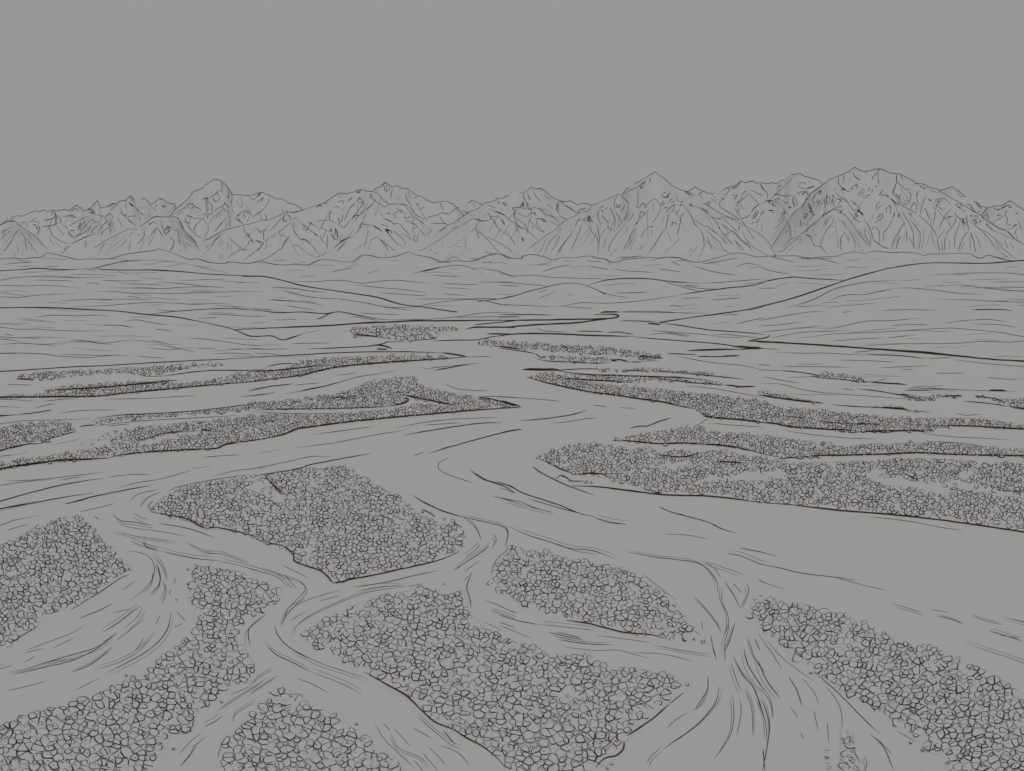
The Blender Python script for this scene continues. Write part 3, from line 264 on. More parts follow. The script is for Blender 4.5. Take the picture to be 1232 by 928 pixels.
def parse(s):
    out, t = [], None
    for tok in s.split():
        if len(tok) == 1:
            t = TILES[tok]
        else:
            x, y = tok.split(',')
            out.append((t[0] + float(x) / t[2], t[1] + float(y) / t[2]))
    return out

def resample(pts, step):
    out = [pts[0]]
    for (x0, y0), (x1, y1) in zip(pts, pts[1:]):
        L = math.hypot(x1 - x0, y1 - y0)
        n = max(1, int(round(L / step)))
        for k in range(1, n + 1):
            out.append((x0 + (x1 - x0) * k / n, y0 + (y1 - y0) * k / n))
    return out

def smooth(pts):
    """Catmull-Rom through the points."""
    pts = [p for i, p in enumerate(pts) if i == 0 or math.hypot(p[0] - pts[i - 1][0], p[1] - pts[i - 1][1]) > 1.5]
    if len(pts) < 3:
        return pts
    P = [pts[0]] + list(pts) + [pts[-1]]
    out = []
    for i in range(1, len(P) - 2):
        p0, p1, p2, p3 = P[i - 1], P[i], P[i + 1], P[i + 2]
        for k in range(4):
            t = k / 4
            out.append(tuple(0.5 * (2 * p1[j] + (p2[j] - p0[j]) * t + (2 * p0[j] - 5 * p1[j] + 4 * p2[j] - p3[j]) * t * t
                                    + (3 * p1[j] - p0[j] - 3 * p2[j] + p3[j]) * t ** 3) for j in (0, 1)))
    out.append(pts[-1])
    return out

# --------------------------------------------------------------- materials
def material(name, c1, c2, scale, rough, bump=0.0, spec=0.25, bscale=None):
    m = bpy.data.materials.new(name)
    m.use_nodes = True
    nt = m.node_tree
    N, Lk = nt.nodes, nt.links
    b = N['Principled BSDF']
    tc = N.new('ShaderNodeTexCoord')
    nz = N.new('ShaderNodeTexNoise')
    nz.inputs['Scale'].default_value = scale
    nz.inputs['Detail'].default_value = 6
    nz.inputs['Roughness'].default_value = 0.6
    Lk.new(tc.outputs['Object'], nz.inputs['Vector'])
    r = N.new('ShaderNodeValToRGB')
    r.color_ramp.elements[0].position = 0.3
    r.color_ramp.elements[1].position = 0.7
    r.color_ramp.elements[0].color = (*c1, 1)
    r.color_ramp.elements[1].color = (*c2, 1)
    Lk.new(nz.outputs['Fac'], r.inputs['Fac'])
    Lk.new(r.outputs['Color'], b.inputs['Base Color'])
    b.inputs['Roughness'].default_value = rough
    b.inputs['Specular IOR Level'].default_value = spec
    if bump:
        n2 = N.new('ShaderNodeTexNoise')
        n2.inputs['Scale'].default_value = bscale or scale * 4
        n2.inputs['Detail'].default_value = 4
        Lk.new(tc.outputs['Object'], n2.inputs['Vector'])
        bp = N.new('ShaderNodeBump')
        bp.inputs['Strength'].default_value = bump
        Lk.new(n2.outputs['Fac'], bp.inputs['Height'])
        Lk.new(bp.outputs['Normal'], b.inputs['Normal'])
    return m

def g(v, w=0.0):
    return (v * (1 + w), v, v * (1 - w))

A0 = 0.568
M_ground = material('pale_silt', g(A0 * 0.985, .004), g(A0 * 1.015, .003), 0.02, 0.9)
M_water = material('silty_water', g(A0 * 0.995), g(A0 * 1.005), 0.03, 0.55, spec=0.1)
M_bar = material('bar_silt', g(A0 * 0.97, .012), g(A0 * 1.0, .012), 0.4, 0.95)
M_stone = material('grey_stone', g(A0 * 0.95, .012), g(A0 * 1.06, .012), 1.2, 0.9)
M_hill = material('hill_grassland', g(A0 * 0.985, .006), g(A0 * 1.015, .004), 0.01, 0.95)
M_rock = material('mountain_rock', g(A0 * 0.985), g(A0 * 1.015), 0.002, 0.95)
M_ink = material('dark_line', (0.032, 0.026, 0.022), (0.047, 0.038, 0.032), 3.0, 0.95, spec=0.05)
M_bank = material('dark_brown_bank', (0.044, 0.027, 0.016), (0.07, 0.045, 0.027), 2.0, 0.95, spec=0.05)

# ---------------------------------------------------------- mesh containers
class MB:
    def __init__(self, name, mats, kind=None, label=None, cat=None, group=None):
        self.name, self.mats, self.v, self.f, self.mi = name, mats, [], [], []
        self.smooth = set()
        self.kind, self.label, self.cat, self.group = kind, label, cat, group
        self.base_faces = 0
    def add(self, vs, fs, mi=0):
        o = len(self.v)
        self.v.extend(vs)
        self.f.extend(tuple(i + o for i in f) for f in fs)
        self.mi.extend([mi] * len(fs))
    def build(self, origin=None):
        me = bpy.data.meshes.new(self.name)
        org = Vector(origin) if origin is not None else Vector((0, 0, 0))
        me.from_pydata([tuple(Vector(p) - org) for p in self.v], [], self.f)
        for m in self.mats:
            me.materials.append(m)
        me.polygons.foreach_set('material_index', self.mi)
        me.polygons.foreach_set('use_smooth', [True] * len(self.f))
        me.update()
        o = bpy.data.objects.new(self.name, me)
        o.location = org
        COL.objects.link(o)
        for k, val in (('kind', self.kind), ('label', self.label), ('category', self.cat), ('group', self.group)):
            if val:
                o[k] = val
        return o

SURF = []   # surfaces the lines lie on

# ------------------------------------------------------------ ground, river
ground = MB('ground', [M_ground, M_ink, M_bank], 'structure', 'flat pale grey silt plain reaching from the river to the foot of the mountains', 'ground')
E = 45000.0
ground.add([(-E, -E, 0), (E, -E, 0), (E, E, 0), (-E, E, 0)], [(0, 1, 2, 3)])
SURF.append(ground)

river_px = ([(-500, 1400), (-500, 497), (-60, 480)] +
            parse('E 0,305 150,302 300,300 450,298 600,282 750,268 900,253 1050,240 1155,231 F 130,215 250,200 400,165 500,153 700,138 850,128 1000,115 880,100 700,94 560,80 660,74 740,50 850,42 1000,37 1000,50 G 0,75 80,85 170,103 210,125 330,142 130,175 115,200 170,222 240,240 330,260 430,280 540,293 650,310 760,325 870,350 930,372 970,398 H 0,440 120,455 400,480 700,500 1232,540') +
            [(1700, 548), (1700, 1400)])
river = MB('river', [M_water, M_ink, M_bank], 'structure', 'wide pale braided river winding from the far bend to the bottom of the view', 'river')
def plane_poly(mb, pxs, z, mi=0):
    vs = [on_plane(x, y, z) for x, y in pxs]
    bm = bmesh.new()
    bv = [bm.verts.new(v) for v in vs]
    fc = bm.faces.new(bv)
    bmesh.ops.triangulate(bm, faces=[fc])
    bm.verts.index_update()
    mb.add([v.co.copy() for v in bm.verts], [tuple(v.index for v in (f.verts if f.normal.z >= 0 else reversed(f.verts))) for f in bm.faces], mi)
    bm.free()
plane_poly(river, river_px, 0.012)
SURF.append(river)

# ------------------------------------------------------------- gravel bars
BARZ = 0.06
def inside(x, y, poly):
    c = False
    j = len(poly) - 1
    for i in range(len(poly)):
        xi, yi = poly[i]
        xj, yj = poly[j]
        if (yi > y) != (yj > y) and x < (xj - xi) * (y - yi) / (yj - yi) + xi:
            c = not c
        j = i
    return c

bars = []
for line in BARS.strip().splitlines():
    parts = line.split('|')
    poly = parse(parts[1])
    ex = [parse(p) for p in parts[2:]]
    mb = MB('gravel_bar', [M_bar, M_ink, M_bank], 'structure', parts[0], 'gravel bar', 'gravel bars of the braided river')
    plane_poly(mb, poly, BARZ)
    n = len(poly)
    top = [on_plane(x, y, BARZ) for x, y in poly]
    cx = sum(p.x for p in top) / n
    cy = sum(p.y for p in top) / n
    foot = []
    area = sum(top[i].x * top[(i + 1) % n].y - top[(i + 1) % n].x * top[i].y for i in range(n))
    sgn = 1 if area > 0 else -1
    for i in range(n):
        t = top[(i + 1) % n] - top[i - 1]
        t.z = 0
        if t.length > 1e-6:
            t.normalize()
        foot.append(top[i] + Vector((t.y, -t.x, 0)) * sgn * 0.22 - Vector((0, 0, 0.10)))
    idx = [(i, n + i, n + (i + 1) % n, (i + 1) % n) for i in range(n)]
    if sgn < 0:
        idx = [tuple(reversed(f)) for f in idx]
    mb.add(top + foot, idx)
    SURF.append(mb)
    bars.append((mb, poly, ex))

# ------------------------------------------------------ mountains and hills
def landform(name, label, cat, crest, dist, mat, step, rows, front, relief, jag, seed, group=None, grade=1.15):
    """A ridge: a crest line seen along the given pixels, a front slope toward the river and a back slope behind it."""
    mb = MB(name, [mat, M_ink, M_bank], 'structure', label, cat, group)
    pts = resample(crest, step)
    n = len(pts)
    cols, cr, dirs = [], [], []
    for i, (px, py) in enumerate(pts):
        j = jag * (mnoise.noise((px * 0.45, seed, 0)) + 0.6 * mnoise.noise((px * 1.1, seed + 5, 0)))
        d = ray(px, py + j)
        hz = math.hypot(d.x, d.y)
        D = dist(i / (n - 1), px, py)
        p = CAM + d * (D / hz)
        cr.append(p)
        dirs.append(Vector((d.x / hz, d.y / hz, 0)))
    zs = [max(p.z, -1.5) for p in cr]
    lev = [zs]
    for k in range(rows):
        z = lev[-1]
        for _ in range(20 if relief else 0):
            z = [(z[max(0, i - 1)] + 2 * z[i] + z[min(n - 1, i + 1)]) / 4 for i in range(n)]
        lev.append(z)
    zmax = max(zs)
    for i, p in enumerate(cr):
        out = dirs[i]
        D = (p - CAM).length
        L = front(Vector((p.x, p.y, zmax)), D)
        z0 = max(p.z, 0.0)
        col = []
        for k in range(-6, rows + 1):
            if k < 0:
                t = -k / 6
                q = p + out * (L * 1.1 * t)
                q.z = p.z - (p.z + 1.5) * t ** 0.9
            else:
                t = k / rows
                q = p - out * (L * t)
                q.z = (min(lev[k][i], p.z * (1 - 0.3 * t) + 60 * t) + 1.5) * (1 - t) ** grade - 1.5 if relief else p.z - (p.z + 1.5) * (t * t * (3 - 2 * t))
                if relief and k:
                    w = math.sin(math.pi * min(1, t)) ** 0.8
                    s = 900.0
                    a = 1 - abs(mnoise.noise((q.x / s, q.y / (s * 2.2), seed))) * 2
                    b = 1 - abs(mnoise.noise((q.x / (s * .35), q.y / (s * .9), seed + 9))) * 2
                    q.z += relief * z0 * w * (0.6 * (a - .5) + 0.4 * (b - .5))
            col.append(q)
        cols.append(col)
    m = rows + 7
    vs = [q for c in cols for q in c]
    fs = [(i * m + j, i * m + j + 1, (i + 1) * m + j + 1, (i + 1) * m + j) for i in range(n - 1) for j in range(m - 1)]
    mb.add(vs, fs)
    mb.crest = cr
    SURF.append(mb)
    return mb

crests = []
for i, line in enumerate(MOUNTAINS.strip().splitlines()):
    D0, label, s = line.split('|')
    D0 = float(D0)
    mb = landform('mountain', label, 'mountain', parse(s), lambda t, px, py, D0=D0: D0 * (1 + 0.02 * math.sin(px * 0.03)),
                  M_rock, 2.2, 26, lambda p, D: max(200.0, 2.2 * p.z), 0.03, 0.45, i * 3.7 + 1, 'snowless mountain range along the horizon')
    crests.append((mb, 0.88))
def hill_dist(t, px, py):
    e = min(1.0, min(t, 1 - t) / 0.42)
    e = e * e * (3 - 2 * e)
    q = on_plane(px, max(py, HZ + 2.0), 0.0)
    plain = math.hypot(q.x, q.y)
    return min(2600.0, plain * (1.0 - 0.14 * e))
for i, line in enumerate(HILLS.strip().splitlines()):
    wgt, label, s = line.split('|')
    mb = landform('hill', label, 'hill', smooth(parse(s)), hill_dist, M_hill, 4.0, 10, lambda p, D: 0.2 * D, 0, 0.12, i * 2.3 + 40, 'low rolling hills before the mountains')
    crests.append((mb, float(wgt)))

# -------------------------------------------------- lines lying on surfaces
allv, allf, owner = [], [], []
for s in SURF:
    o = len(allv)
    allv.extend(s.v)
    allf.extend(tuple(i + o for i in f) for f in s.f)
    owner.extend([s] * len(s.f))
BVH = BVHTree.FromPolygons([tuple(v) for v in allv], allf)

def hit(px, py):
    d = ray(px, py)
    loc, nor, idx, dd = BVH.ray_cast(CAM, d)
    if loc is None:
        return None
    s = owner[idx]
    if s is ground and d.z < 0:
        loc = on_plane(px, py, 0.0)
    elif s is river:
        loc = on_plane(px, py, 0.012)
    return loc, s

def tube(mb, pts, radii, mi, sides=5):
    n = len(pts)
    if n < 2:
        return
    vs = []
    for i in range(n):
        t = (pts[min(i + 1, n - 1)] - pts[max(i - 1, 0)])
        if t.length < 1e-9:
            t = Vector((1, 0, 0))
        t.normalize()
        a = t.cross(Vector((0, 0, 1)))
        if a.length < 1e-3:
            a = Vector((1, 0, 0))
        a.normalize()
        b = a.cross(t)
        for k in range(sides):
            th = 2 * math.pi * k / sides + math.pi / 2
            vs.append(pts[i] + a * (math.cos(th) * radii[i]) + b * (math.sin(th) * radii[i]))
    fs = [(i * sides + k, i * sides + (k + 1) % sides, (i + 1) * sides + (k + 1) % sides, (i + 1) * sides + k)
          for i in range(n - 1) for k in range(sides)]
    fs.append(tuple(reversed(range(sides))))
    fs.append(tuple((n - 1) * sides + k for k in range(sides)))
    mb.add(vs, fs, mi)

WGT = {'f': 0.40, 'n': 0.74, 'm': 1.12, 'd': 1.75, 'D': 2.3}
def stroke(pxs, w, step=2.5, mi=1, taper=True, wob=0.25, jig=0.25, sm=True):
    pxs = resample(smooth(pxs) if sm else pxs, step)
    n = len(pxs)
    ph = rnd.uniform(0, 100)
    run, cur = [], None
    runs = []
    last = None
    for i, (x, y) in enumerate(pxs):
        jx = jig * mnoise.noise((i * 0.21, ph, 1.0))
        jy = jig * mnoise.noise((i * 0.21, ph, 7.0))
        h = hit(x + jx, y + jy)
        if h is None:
            if run:
                runs.append((run, cur))
            run, cur, last = [], None, None
            continue
        p, s = h
        dz = depth(p)
        t = i / max(1, n - 1)
        tp = min(1.0, 0.3 + 4.0 * min(t, 1 - t)) if taper else 1.0
        r = w * 0.5 * dz / FPX * tp * (1 + wob * mnoise.noise((i * 0.15, ph, 3.0)))
        if last and (abs(dz / last - 1) > 0.3 or (s is not cur and (s.name in ('mountain',) or cur.name == 'mountain'))):
            runs.append((run, cur))
            run, cur = [], None
        if cur is None:
            cur = s
        p = p + Vector((0, 0, r * 0.6))
        run.append((p, r))
        last = dz
    if run:
        runs.append((run, cur))
    for run, s in runs:
        if len(run) >= 2:
            tube(s, [a for a, b in run], [b for a, b in run], mi)

tile = None
for line in STROKES.strip().splitlines():
    line = line.strip()
    if len(line) == 1:
        tile = line
        continue
    for st in line.split(';'):
        st = st.strip()
        if not st:
            continue
        w, rest = st.split(' ', 1)
        pts = parse(tile + ' ' + rest)
        if tile not in 'abcdefgh':            # lines that meet the side of the frame run on beyond it
            for e in (0, -1):
                if len(pts) > 1 and (pts[e][0] < 1.5 or pts[e][0] > W - 1.5):
                    q = pts[1] if e == 0 else pts[-2]
                    sl = (pts[e][1] - q[1]) / (pts[e][0] - q[0]) if abs(pts[e][0] - q[0]) > 1 else 0
                    dx = -110 if pts[e][0] < 10 else 110
                    new = (pts[e][0] + dx, pts[e][1] + dx * max(-.3, min(.3, sl)))
                    pts = [new] + pts if e == 0 else pts + [new]
        if tile in 'IJKL' and w in 'nm' and rnd.random() < 0.65 and len(pts) > 2:
            ox, oy = rnd.uniform(-4, 4), rnd.choice((-1, 1)) * rnd.uniform(2, 4.5)
            stroke([(x + ox, y + oy) for x, y in pts], 0.42)
        k = WGT[w]
        if tile in 'abcdefgh':
            stroke(pts, k * 0.74, 1.6, 1, True, 0.5, 0.25, False)
        else:
            stroke(pts, k * (1.22 if tile in 'BCDEFGHN' and w in 'mdD' else 0.84 if tile in 'IJKL' and w in 'nm' else 1), 2.5, 2 if w in 'dD' or (w == 'm' and tile in 'BCG') else 1)

# finer rills down the mountain faces and faint swales across the plain, in no fixed pattern
for mb, w in crests:
    if mb.name != 'mountain':
        continue
    pk = [to_px(p) for p in mb.crest]
    for k in range(int(len(pk) * 0.28)):
        i = rnd.randrange(4, len(pk) - 4)
        base = 306
        hgt = base - pk[i][1]
        if hgt < 12:
            continue
        slope = (pk[i + 4][1] - pk[i - 4][1]) / max(1.0, pk[i + 4][0] - pk[i - 4][0])
        lean = max(-0.75, min(0.75, (1 if slope > 0 else -1) * rnd.uniform(0.1, 0.9))) + rnd.uniform(-.1, .1)
        t0 = rnd.uniform(0.12, 0.75)
        ln = rnd.uniform(0.12, 0.35) * hgt
        x, y = pk[i][0] + lean * hgt * t0 * 0.5, pk[i][1] + t0 * hgt
        pts = [(x, y)]
        for q in range(3):
            x += lean * ln / 3 + rnd.uniform(-.6, .6)
            y += ln / 3
            pts.append((x, y))
        if all(hit(*q) and hit(*q)[1] is mb for q in pts):
            stroke(pts, rnd.uniform(0.2, 0.42), 1.6, 1, True, 0.4, 0.2)
    for k in range(int(len(pk) * 0.05)):
        i = rnd.randrange(3, len(pk) - 3)
        hgt = 306 - pk[i][1]
        if hgt < 25:
            continue
        x, y = pk[i][0] + rnd.uniform(-4, 4), pk[i][1] + rnd.uniform(0.06, 0.42) * hgt
        if not (hit(x, y) and hit(x, y)[1] is mb):
            continue
        for q in range(rnd.randrange(2, 5)):
            pts = [(x + rnd.uniform(-1, 1), y)]
            for r_ in range(rnd.randrange(1, 4)):
                pts.append((pts[-1][0] + rnd.uniform(-2.6, 2.6), pts[-1][1] + rnd.uniform(-.6, 2.4)))
            stroke(pts, rnd.uniform(0.3, 0.75), 1.2, 1, True, 0.5, 0.2, False)
            x += rnd.uniform(1.5, 3.5)
            y += rnd.uniform(-1.2, 1.2)
for k in range(150):
    if k < 45:
        x, y, L = rnd.uniform(0, W), rnd.uniform(309, 326), rnd.uniform(8, 30)
    elif k < 95:
        x, y, L = rnd.uniform(0, 330), rnd.uniform(328, 430), rnd.uniform(15, 60)
    elif k < 135:
        x, y, L = rnd.uniform(940, W), rnd.uniform(330, 475), rnd.uniform(15, 60)
    else:
        x, y, L = rnd.uniform(300, 940), rnd.uniform(328, 375), rnd.uniform(12, 45)
    tl = rnd.uniform(-.06, .06) + (0.04 if x < 600 else -0.04) * (1 if y > 330 else 0) * (0 if y > 420 else 1)
    stroke([(x + L * q / 3, y + L * tl * q / 3 + rnd.uniform(-.7, .7)) for q in range(4)], rnd.uniform(0.28, 0.6))

# the outline along each crest
for mb, w in crests:
    run = []
    for i, p in enumerate(mb.crest):
        r = w * 0.5 * depth(p) / FPX * (1 + 0.5 * mnoise.noise((i * 0.11, w * 7 + len(mb.crest), 0)))
        gap = mb.name == 'mountain' and mnoise.noise((i * 0.07, 31.0, len(mb.crest))) < -0.45
        if p.z < -0.5 or gap:
            if len(run) > 1:
                tube(mb, [a for a, b in run], [b for a, b in run], 1)
            run = []
            continue
        run.append((p, r))
    if len(run) > 1:
        tube(mb, [a for a, b in run], [b for a, b in run], 1)

# ------------------------------------------------------------------ cobbles
def pxm(y):
    return FPX / depth(on_plane(W / 2, y, BARZ))

CELL = 0.272
ASP = 1.3
def clip(poly, nx, ny, c):
    out = []
    n = len(poly)
    for i in range(n):
        a, b = poly[i], poly[(i + 1) % n]
        da = a[0] * nx + a[1] * ny - c
        db = b[0] * nx + b[1] * ny - c
        if da <= 0:
            out.append(a)
        if (da < 0 < db) or (db < 0 < da):
            t = da / (da - db)
            out.append((a[0] + (b[0] - a[0]) * t, a[1] + (b[1] - a[1]) * t))
    return out

def make_cells(poly, excl):
    ys = [p[1] for p in poly]
    y0, y1 = max(min(ys), 380), min(max(ys), 985)
    seeds = []
    y = y0
    row = 0
    while y < y1:
        s = max(2.8, CELL * pxm(y) * (1.04 - 0.04 * max(0.0, min(1.0, (y - 520) / 180))))
        x0 = max(min(p[0] for p in poly), -130)
        x1 = min(max(p[0] for p in poly), W + 130)
        x = x0 + (s * 0.5 if row % 2 else 0)
        while x < x1:
            if rnd.random() > 0.2:
                seeds.append((x + rnd.uniform(-.46, .46) * s, y + rnd.uniform(-.46, .46) * s / ASP, s, (s * rnd.choice((0.2, 0.3, 0.42, 0.55, 0.75))) ** 2))
            x += s
        y += s / ASP * 0.94
        row += 1
    grid = {}
    for k, (x, y, s, w2) in enumerate(seeds):
        grid.setdefault((int(x // 30), int(y // 30)), []).append(k)
    cells = []
    for k, (x, y, s, w2) in enumerate(seeds):
        if not (inside(x, y + (0.45 if s > 5 else 0.0) * s / ASP, poly) and (s < 5 or (inside(x - 0.3 * s, y, poly) and inside(x + 0.3 * s, y, poly)))):
            continue
        if rnd.random() < 0.85 and any(inside(x, y, e) for e in excl):
            continue
        R = 1.25 * s
        pg = [(R * math.cos(a * math.pi / 4), R * math.sin(a * math.pi / 4)) for a in range(8)]
        gx, gy = int(x // 30), int(y // 30)
        rr = 1 + int(2.6 * s // 30)
        for ix in range(gx - rr, gx + rr + 1):
            for iy in range(gy - rr, gy + rr + 1):
                for m in grid.get((ix, iy), ()):
                    if m == k:
                        continue
                    dx, dy = seeds[m][0] - x, (seeds[m][1] - y) * ASP
                    d2 = dx * dx + dy * dy
                    if d2 < (2.6 * s) ** 2:
                        pg = clip(pg, dx, dy, max(0.2 * d2, min(0.8 * d2, (d2 + w2 - seeds[m][3]) / 2)))
                        if not pg:
                            break
        if len(pg) >= 3:
            cells.append((x, y, s, [(a, b / ASP) for a, b in pg]))
    return cells

def stone_geo(x, y, s, pg, ink=True, seed=0, grow=1.0):
    """Verts, faces and line runs of one cobble whose plan fills the cell."""
    r = random.Random(seed)
    shr = r.choice((r.uniform(0.72, 0.9), r.uniform(0.86, 0.99), r.uniform(0.88, 0.99)))
    P = [(a * shr, b * shr) for a, b in pg]
    for _ in range(2 if r.random() < 0.65 else 1):
        Q = []
        n = len(P)
        for i in range(n):
            a, b = P[i], P[(i + 1) % n]
            L = math.hypot(b[0] - a[0], b[1] - a[1])
            c = r.uniform(0.14, 0.30)
            Q.append((a[0] * (1 - c) + b[0] * c, a[1] * (1 - c) + b[1] * c))
            Q.append((a[0] * c + b[0] * (1 - c), a[1] * c + b[1] * (1 - c)))
        # drop near-duplicate points
        P = []
        for q in Q:
            if not P or math.hypot(q[0] - P[-1][0], q[1] - P[-1][1]) > 0.05 * s:
                P.append(q)
        if len(P) < 5:
            P = Q
    n = len(P)
    wob = [1 + 0.14 * mnoise.noise((math.cos(2 * math.pi * i / n) * 1.3, math.sin(2 * math.pi * i / n) * 1.3, seed * 0.37)) for i in range(n)]
    P = [(a * w, b * w) for (a, b), w in zip(P, wob)]
    size_m = s / pxm(y)
    h = size_m * r.uniform(0.05, 0.09) + (0.03 if grow > 1.2 else 0)
    vs = []
    for sc, z in ((1.0, BARZ - 0.03), (0.985, BARZ + h * 0.55), (0.86, BARZ + h * 0.92), (0.5, BARZ + h)):
        for a, b in P:
            q = on_plane(x + a * sc, y + b * sc, BARZ)
            vs.append(Vector((q.x, q.y, z)))
    area = sum(P[i][0] * P[(i + 1) % n][1] - P[(i + 1) % n][0] * P[i][1] for i in range(n)) / 2
    fs = []
    for k in range(3):
        fs += [(k * n + i, k * n + (i + 1) % n, (k + 1) * n + (i + 1) % n, (k + 1) * n + i) for i in range(n)]
    fs.append(tuple(3 * n + i for i in range(n)))
    # pixel y points down, so a positive pixel area is clockwise seen from above
    if area > 0:
        fs = [tuple(reversed(f)) for f in fs]
    lines = []
    if ink:
        px1 = 1.0 / pxm(y)
        ring = [on_plane(x + a, y + b, BARZ) for a, b in P]
        cov = r.choice((0.45, 0.6, 0.75, 0.85, 1.0, 1.0)) if s > 7 else r.choice((0.5, 0.6, 0.75, 0.9, 1.0))
        m = max(3, int(round(n * cov)))
        st = r.randrange(n) if r.random() < 0.45 else int(n * (0.0 if area > 0 else 0.5))
        base = r.uniform(0.72, 1.2) * min(1.12, 0.55 + 0.052 * s)
        idxs = [(st + i) % n for i in range(m + (1 if cov == 1.0 else 0))]
        pts, rad = [], []
        off = r.uniform(-0.08, 0.06)
        ring_c = on_plane(x, y, BARZ)
        for j, i in enumerate(idxs):
            q = ring[i].lerp(ring_c, off + 0.05 * mnoise.noise((i * 0.6, seed * 1.3, 2.0)))
            heavy = 1 + 0.3 * (P[i][1] * 1.3 + P[i][0] * 0.3) / s
            tp = min(1, 0.5 + 2.5 * min(j, len(idxs) - 1 - j) / max(1, len(idxs) - 1)) if cov < 1 else 1
            rr = 0.5 * base * px1 * heavy * tp
            pts.append(Vector((q.x, q.y, BARZ + h * 0.5 + rr * 0.3)))
            rad.append(rr)
        lines.append((pts, rad))
        if s > 5.0 and r.random() < 0.4:      # a chip, crack or edge on the stone's top
            a0 = r.uniform(0, 6.28)
            p0 = (r.uniform(-.22, .22) * s, r.uniform(-.16, .16) * s)
            L = r.uniform(0.16, 0.36) * s
            q = [(p0[0] + L * (t - .5) * math.cos(a0) + 0.12 * s * (t - .5) ** 2, p0[1] + L * (t - .5) * math.sin(a0) / 1.3 - 0.2 * s * (t - .5) ** 2) for t in (0, .33, .66, 1)]
            rr = 0.5 * base * px1 * r.uniform(0.5, 0.95)
            lines.append(([on_plane(x + a, y + b, BARZ) + Vector((0, 0, h + rr * 0.2)) for a, b in q], [rr * .6, rr, rr, rr * .6]))
    return vs, fs, lines, abs(area), P

stones = []
bar_count = 0
for bi, (mb, poly, ex) in enumerate(bars):
    for (x, y, s, pg) in make_cells(poly, ex):
        a = 0.0
        for i in range(len(pg)):
            a += pg[i][0] * pg[(i + 1) % len(pg)][1] - pg[(i + 1) % len(pg)][0] * pg[i][1]
        infr = (8 < x < W - 8) and (y < H - 8)
        stones.append([abs(a) / 2 if infr else 0.0, bi, x, y, s, pg, 1.0])
for q in list(stones):
    if rnd.random() < 0.16 and q[4] > 4.5:
        x, y, s = q[2] + rnd.uniform(-.5, .5) * q[4], q[3] - rnd.uniform(0, .4) * q[4], q[4] * rnd.uniform(0.28, 0.5)
        pg = [(0.5 * s * rnd.uniform(.8, 1.15) * math.cos(a * math.pi / 3), 0.5 * s * rnd.uniform(.8, 1.1) * math.sin(a * math.pi / 3) / 1.15) for a in range(6)]
        stones.append([0.0, -1, x, y, s, pg, 1.6])
LOOSE = parse('I 600,342 590,850 640,240 655,255 660,740 755,690 640,290 500,600 430,600 380,640 J 590,45 665,70 700,85 715,95 730,130 725,160 660,290 365,765 575,300 410,335 K 640,632 697,488 370,915 385,900 640,440 665,478 L 235,850 235,878 300,795 310,812 288,818 318,830 300,842 326,848 290,868 310,878 336,905 300,902 288,888 322,895 296,830 312,858 304,798 315,815 300,822 310,838 318,862 302,870 325,885 312,890 330,915 345,925 306,915 290,915 236,895 240,915 560,855 520,830 180,590 645,900 340,908 280,915 20,455 50,465 G 250,615 270,672 300,665 330,685 345,690 400,695 430,695 410,690 H 470,640 560,700 820,690')
for (x, y) in LOOSE:
    s = max(3.0, CELL * pxm(y) * rnd.uniform(0.45, 0.7))
    pg = [(0.5 * s * rnd.uniform(.8, 1.1) * math.cos(a * math.pi / 3.5), 0.5 * s * rnd.uniform(.8, 1.1) * math.sin(a * math.pi / 3.5) / ASP) for a in range(7)]
    stones.append([0.0, -1, x, y, s, pg, 1.0])
stones.sort(key=lambda q: -q[0])

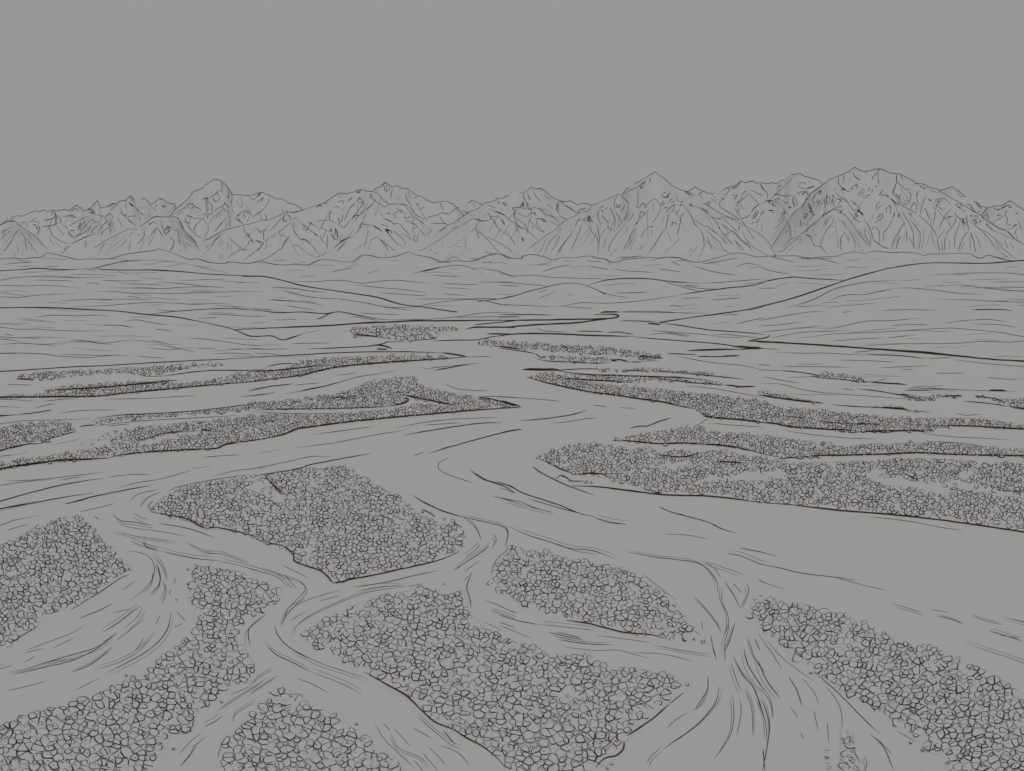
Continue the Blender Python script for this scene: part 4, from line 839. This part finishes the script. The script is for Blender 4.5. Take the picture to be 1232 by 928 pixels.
gravel = MB('gravel', [M_stone, M_ink], 'stuff', 'grey rounded river gravel and smaller cobbles spread over the bars', 'gravel')
WHERE = {0: 'left edge bar', 1: 'bar running up from the bottom left corner', 2: 'pointed bar at the bottom edge',
         3: 'large island left of centre', 4: 'small leaf shaped island right of centre', 5: 'large bottom centre island',
         6: 'bar widening to the bottom right corner', 7: 'tiny patch at the bottom edge'}
for k, (a, bi, x, y, s, pg, gr) in enumerate(stones):
    seed = k + 11
    single = k < 300
    if bi == len(bars) - 1 and rnd.random() < 0.2:
        continue          # the far patch is thin and scattered
    bare = mnoise.noise((x * 0.012, y * 0.02, 4.0)) < -0.62 and rnd.random() < 0.35
    ink = rnd.random() < 0.93 and not bare
    vs, fs, lines, ar, P = stone_geo(x, y, s, pg, ink or single, seed, gr)
    if single:
        w = max(q[0] for q in P) - min(q[0] for q in P)
        hh = max(q[1] for q in P) - min(q[1] for q in P)
        asp = w / max(0.1, hh)
        shape = 'long flat' if asp > 1.75 else 'upright blocky' if asp < 1.05 else 'rounded'
        lab = 'large %s grey cobble on the %s' % (shape, WHERE.get(bi, 'nearest gravel bar'))
        mb = MB('cobble', [M_stone, M_ink], None, lab, 'cobble', 'largest cobbles on the nearest gravel bars')
    else:
        mb = gravel
    mb.add(vs, fs, 0)
    for pts, rad in lines:
        tube(mb, pts, rad, 1, 4)
    if single:
        c = on_plane(x, y, BARZ)
        mb.build((c.x, c.y, BARZ))
print('stones', len(stones), 'gravel verts', len(gravel.v))
gravel.build()
for s in SURF:
    s.build()

# ---------------------------------------------------------------- light, sky
SUN_EL, SUN_AZ = math.radians(70), math.radians(184)
wd = bpy.data.worlds.new('World')
scene.world = wd
wd.use_nodes = True
nt = wd.node_tree
N, Lk = nt.nodes, nt.links
bg = N['Background']
sky = N.new('ShaderNodeTexSky')
sky.sky_type = 'NISHITA'
sky.sun_disc = False
sky.sun_elevation = SUN_EL
sky.sun_rotation = SUN_AZ
bw = N.new('ShaderNodeRGBToBW')
Lk.new(sky.outputs['Color'], bw.inputs['Color'])
mix = N.new('ShaderNodeMix')
mix.data_type = 'RGBA'
mix.inputs['Factor'].default_value = 0.995      # thick even overcast: almost nothing of the clear sky comes through
Lk.new(bw.outputs['Val'], mix.inputs['A'])
SKYV = 3.13
mix.inputs['B'].default_value = (SKYV, SKYV, SKYV, 1)
Lk.new(mix.outputs['Result'], bg.inputs['Color'])
bg.inputs['Strength'].default_value = 0.10
sd = bpy.data.lights.new('sun', 'SUN')
sd.energy = 0.8
sd.angle = math.radians(50)
sd.color = (1.0, 0.99, 0.98)
so = bpy.data.objects.new('sun', sd)
COL.objects.link(so)
so.rotation_euler = (math.pi / 2 - SUN_EL, 0, math.radians(4))

vs_ = scene.view_settings
vs_.view_transform = 'Standard'
vs_.look = 'None'
vs_.exposure = 0
vs_.gamma = 1
scene.cycles.max_bounces = 4
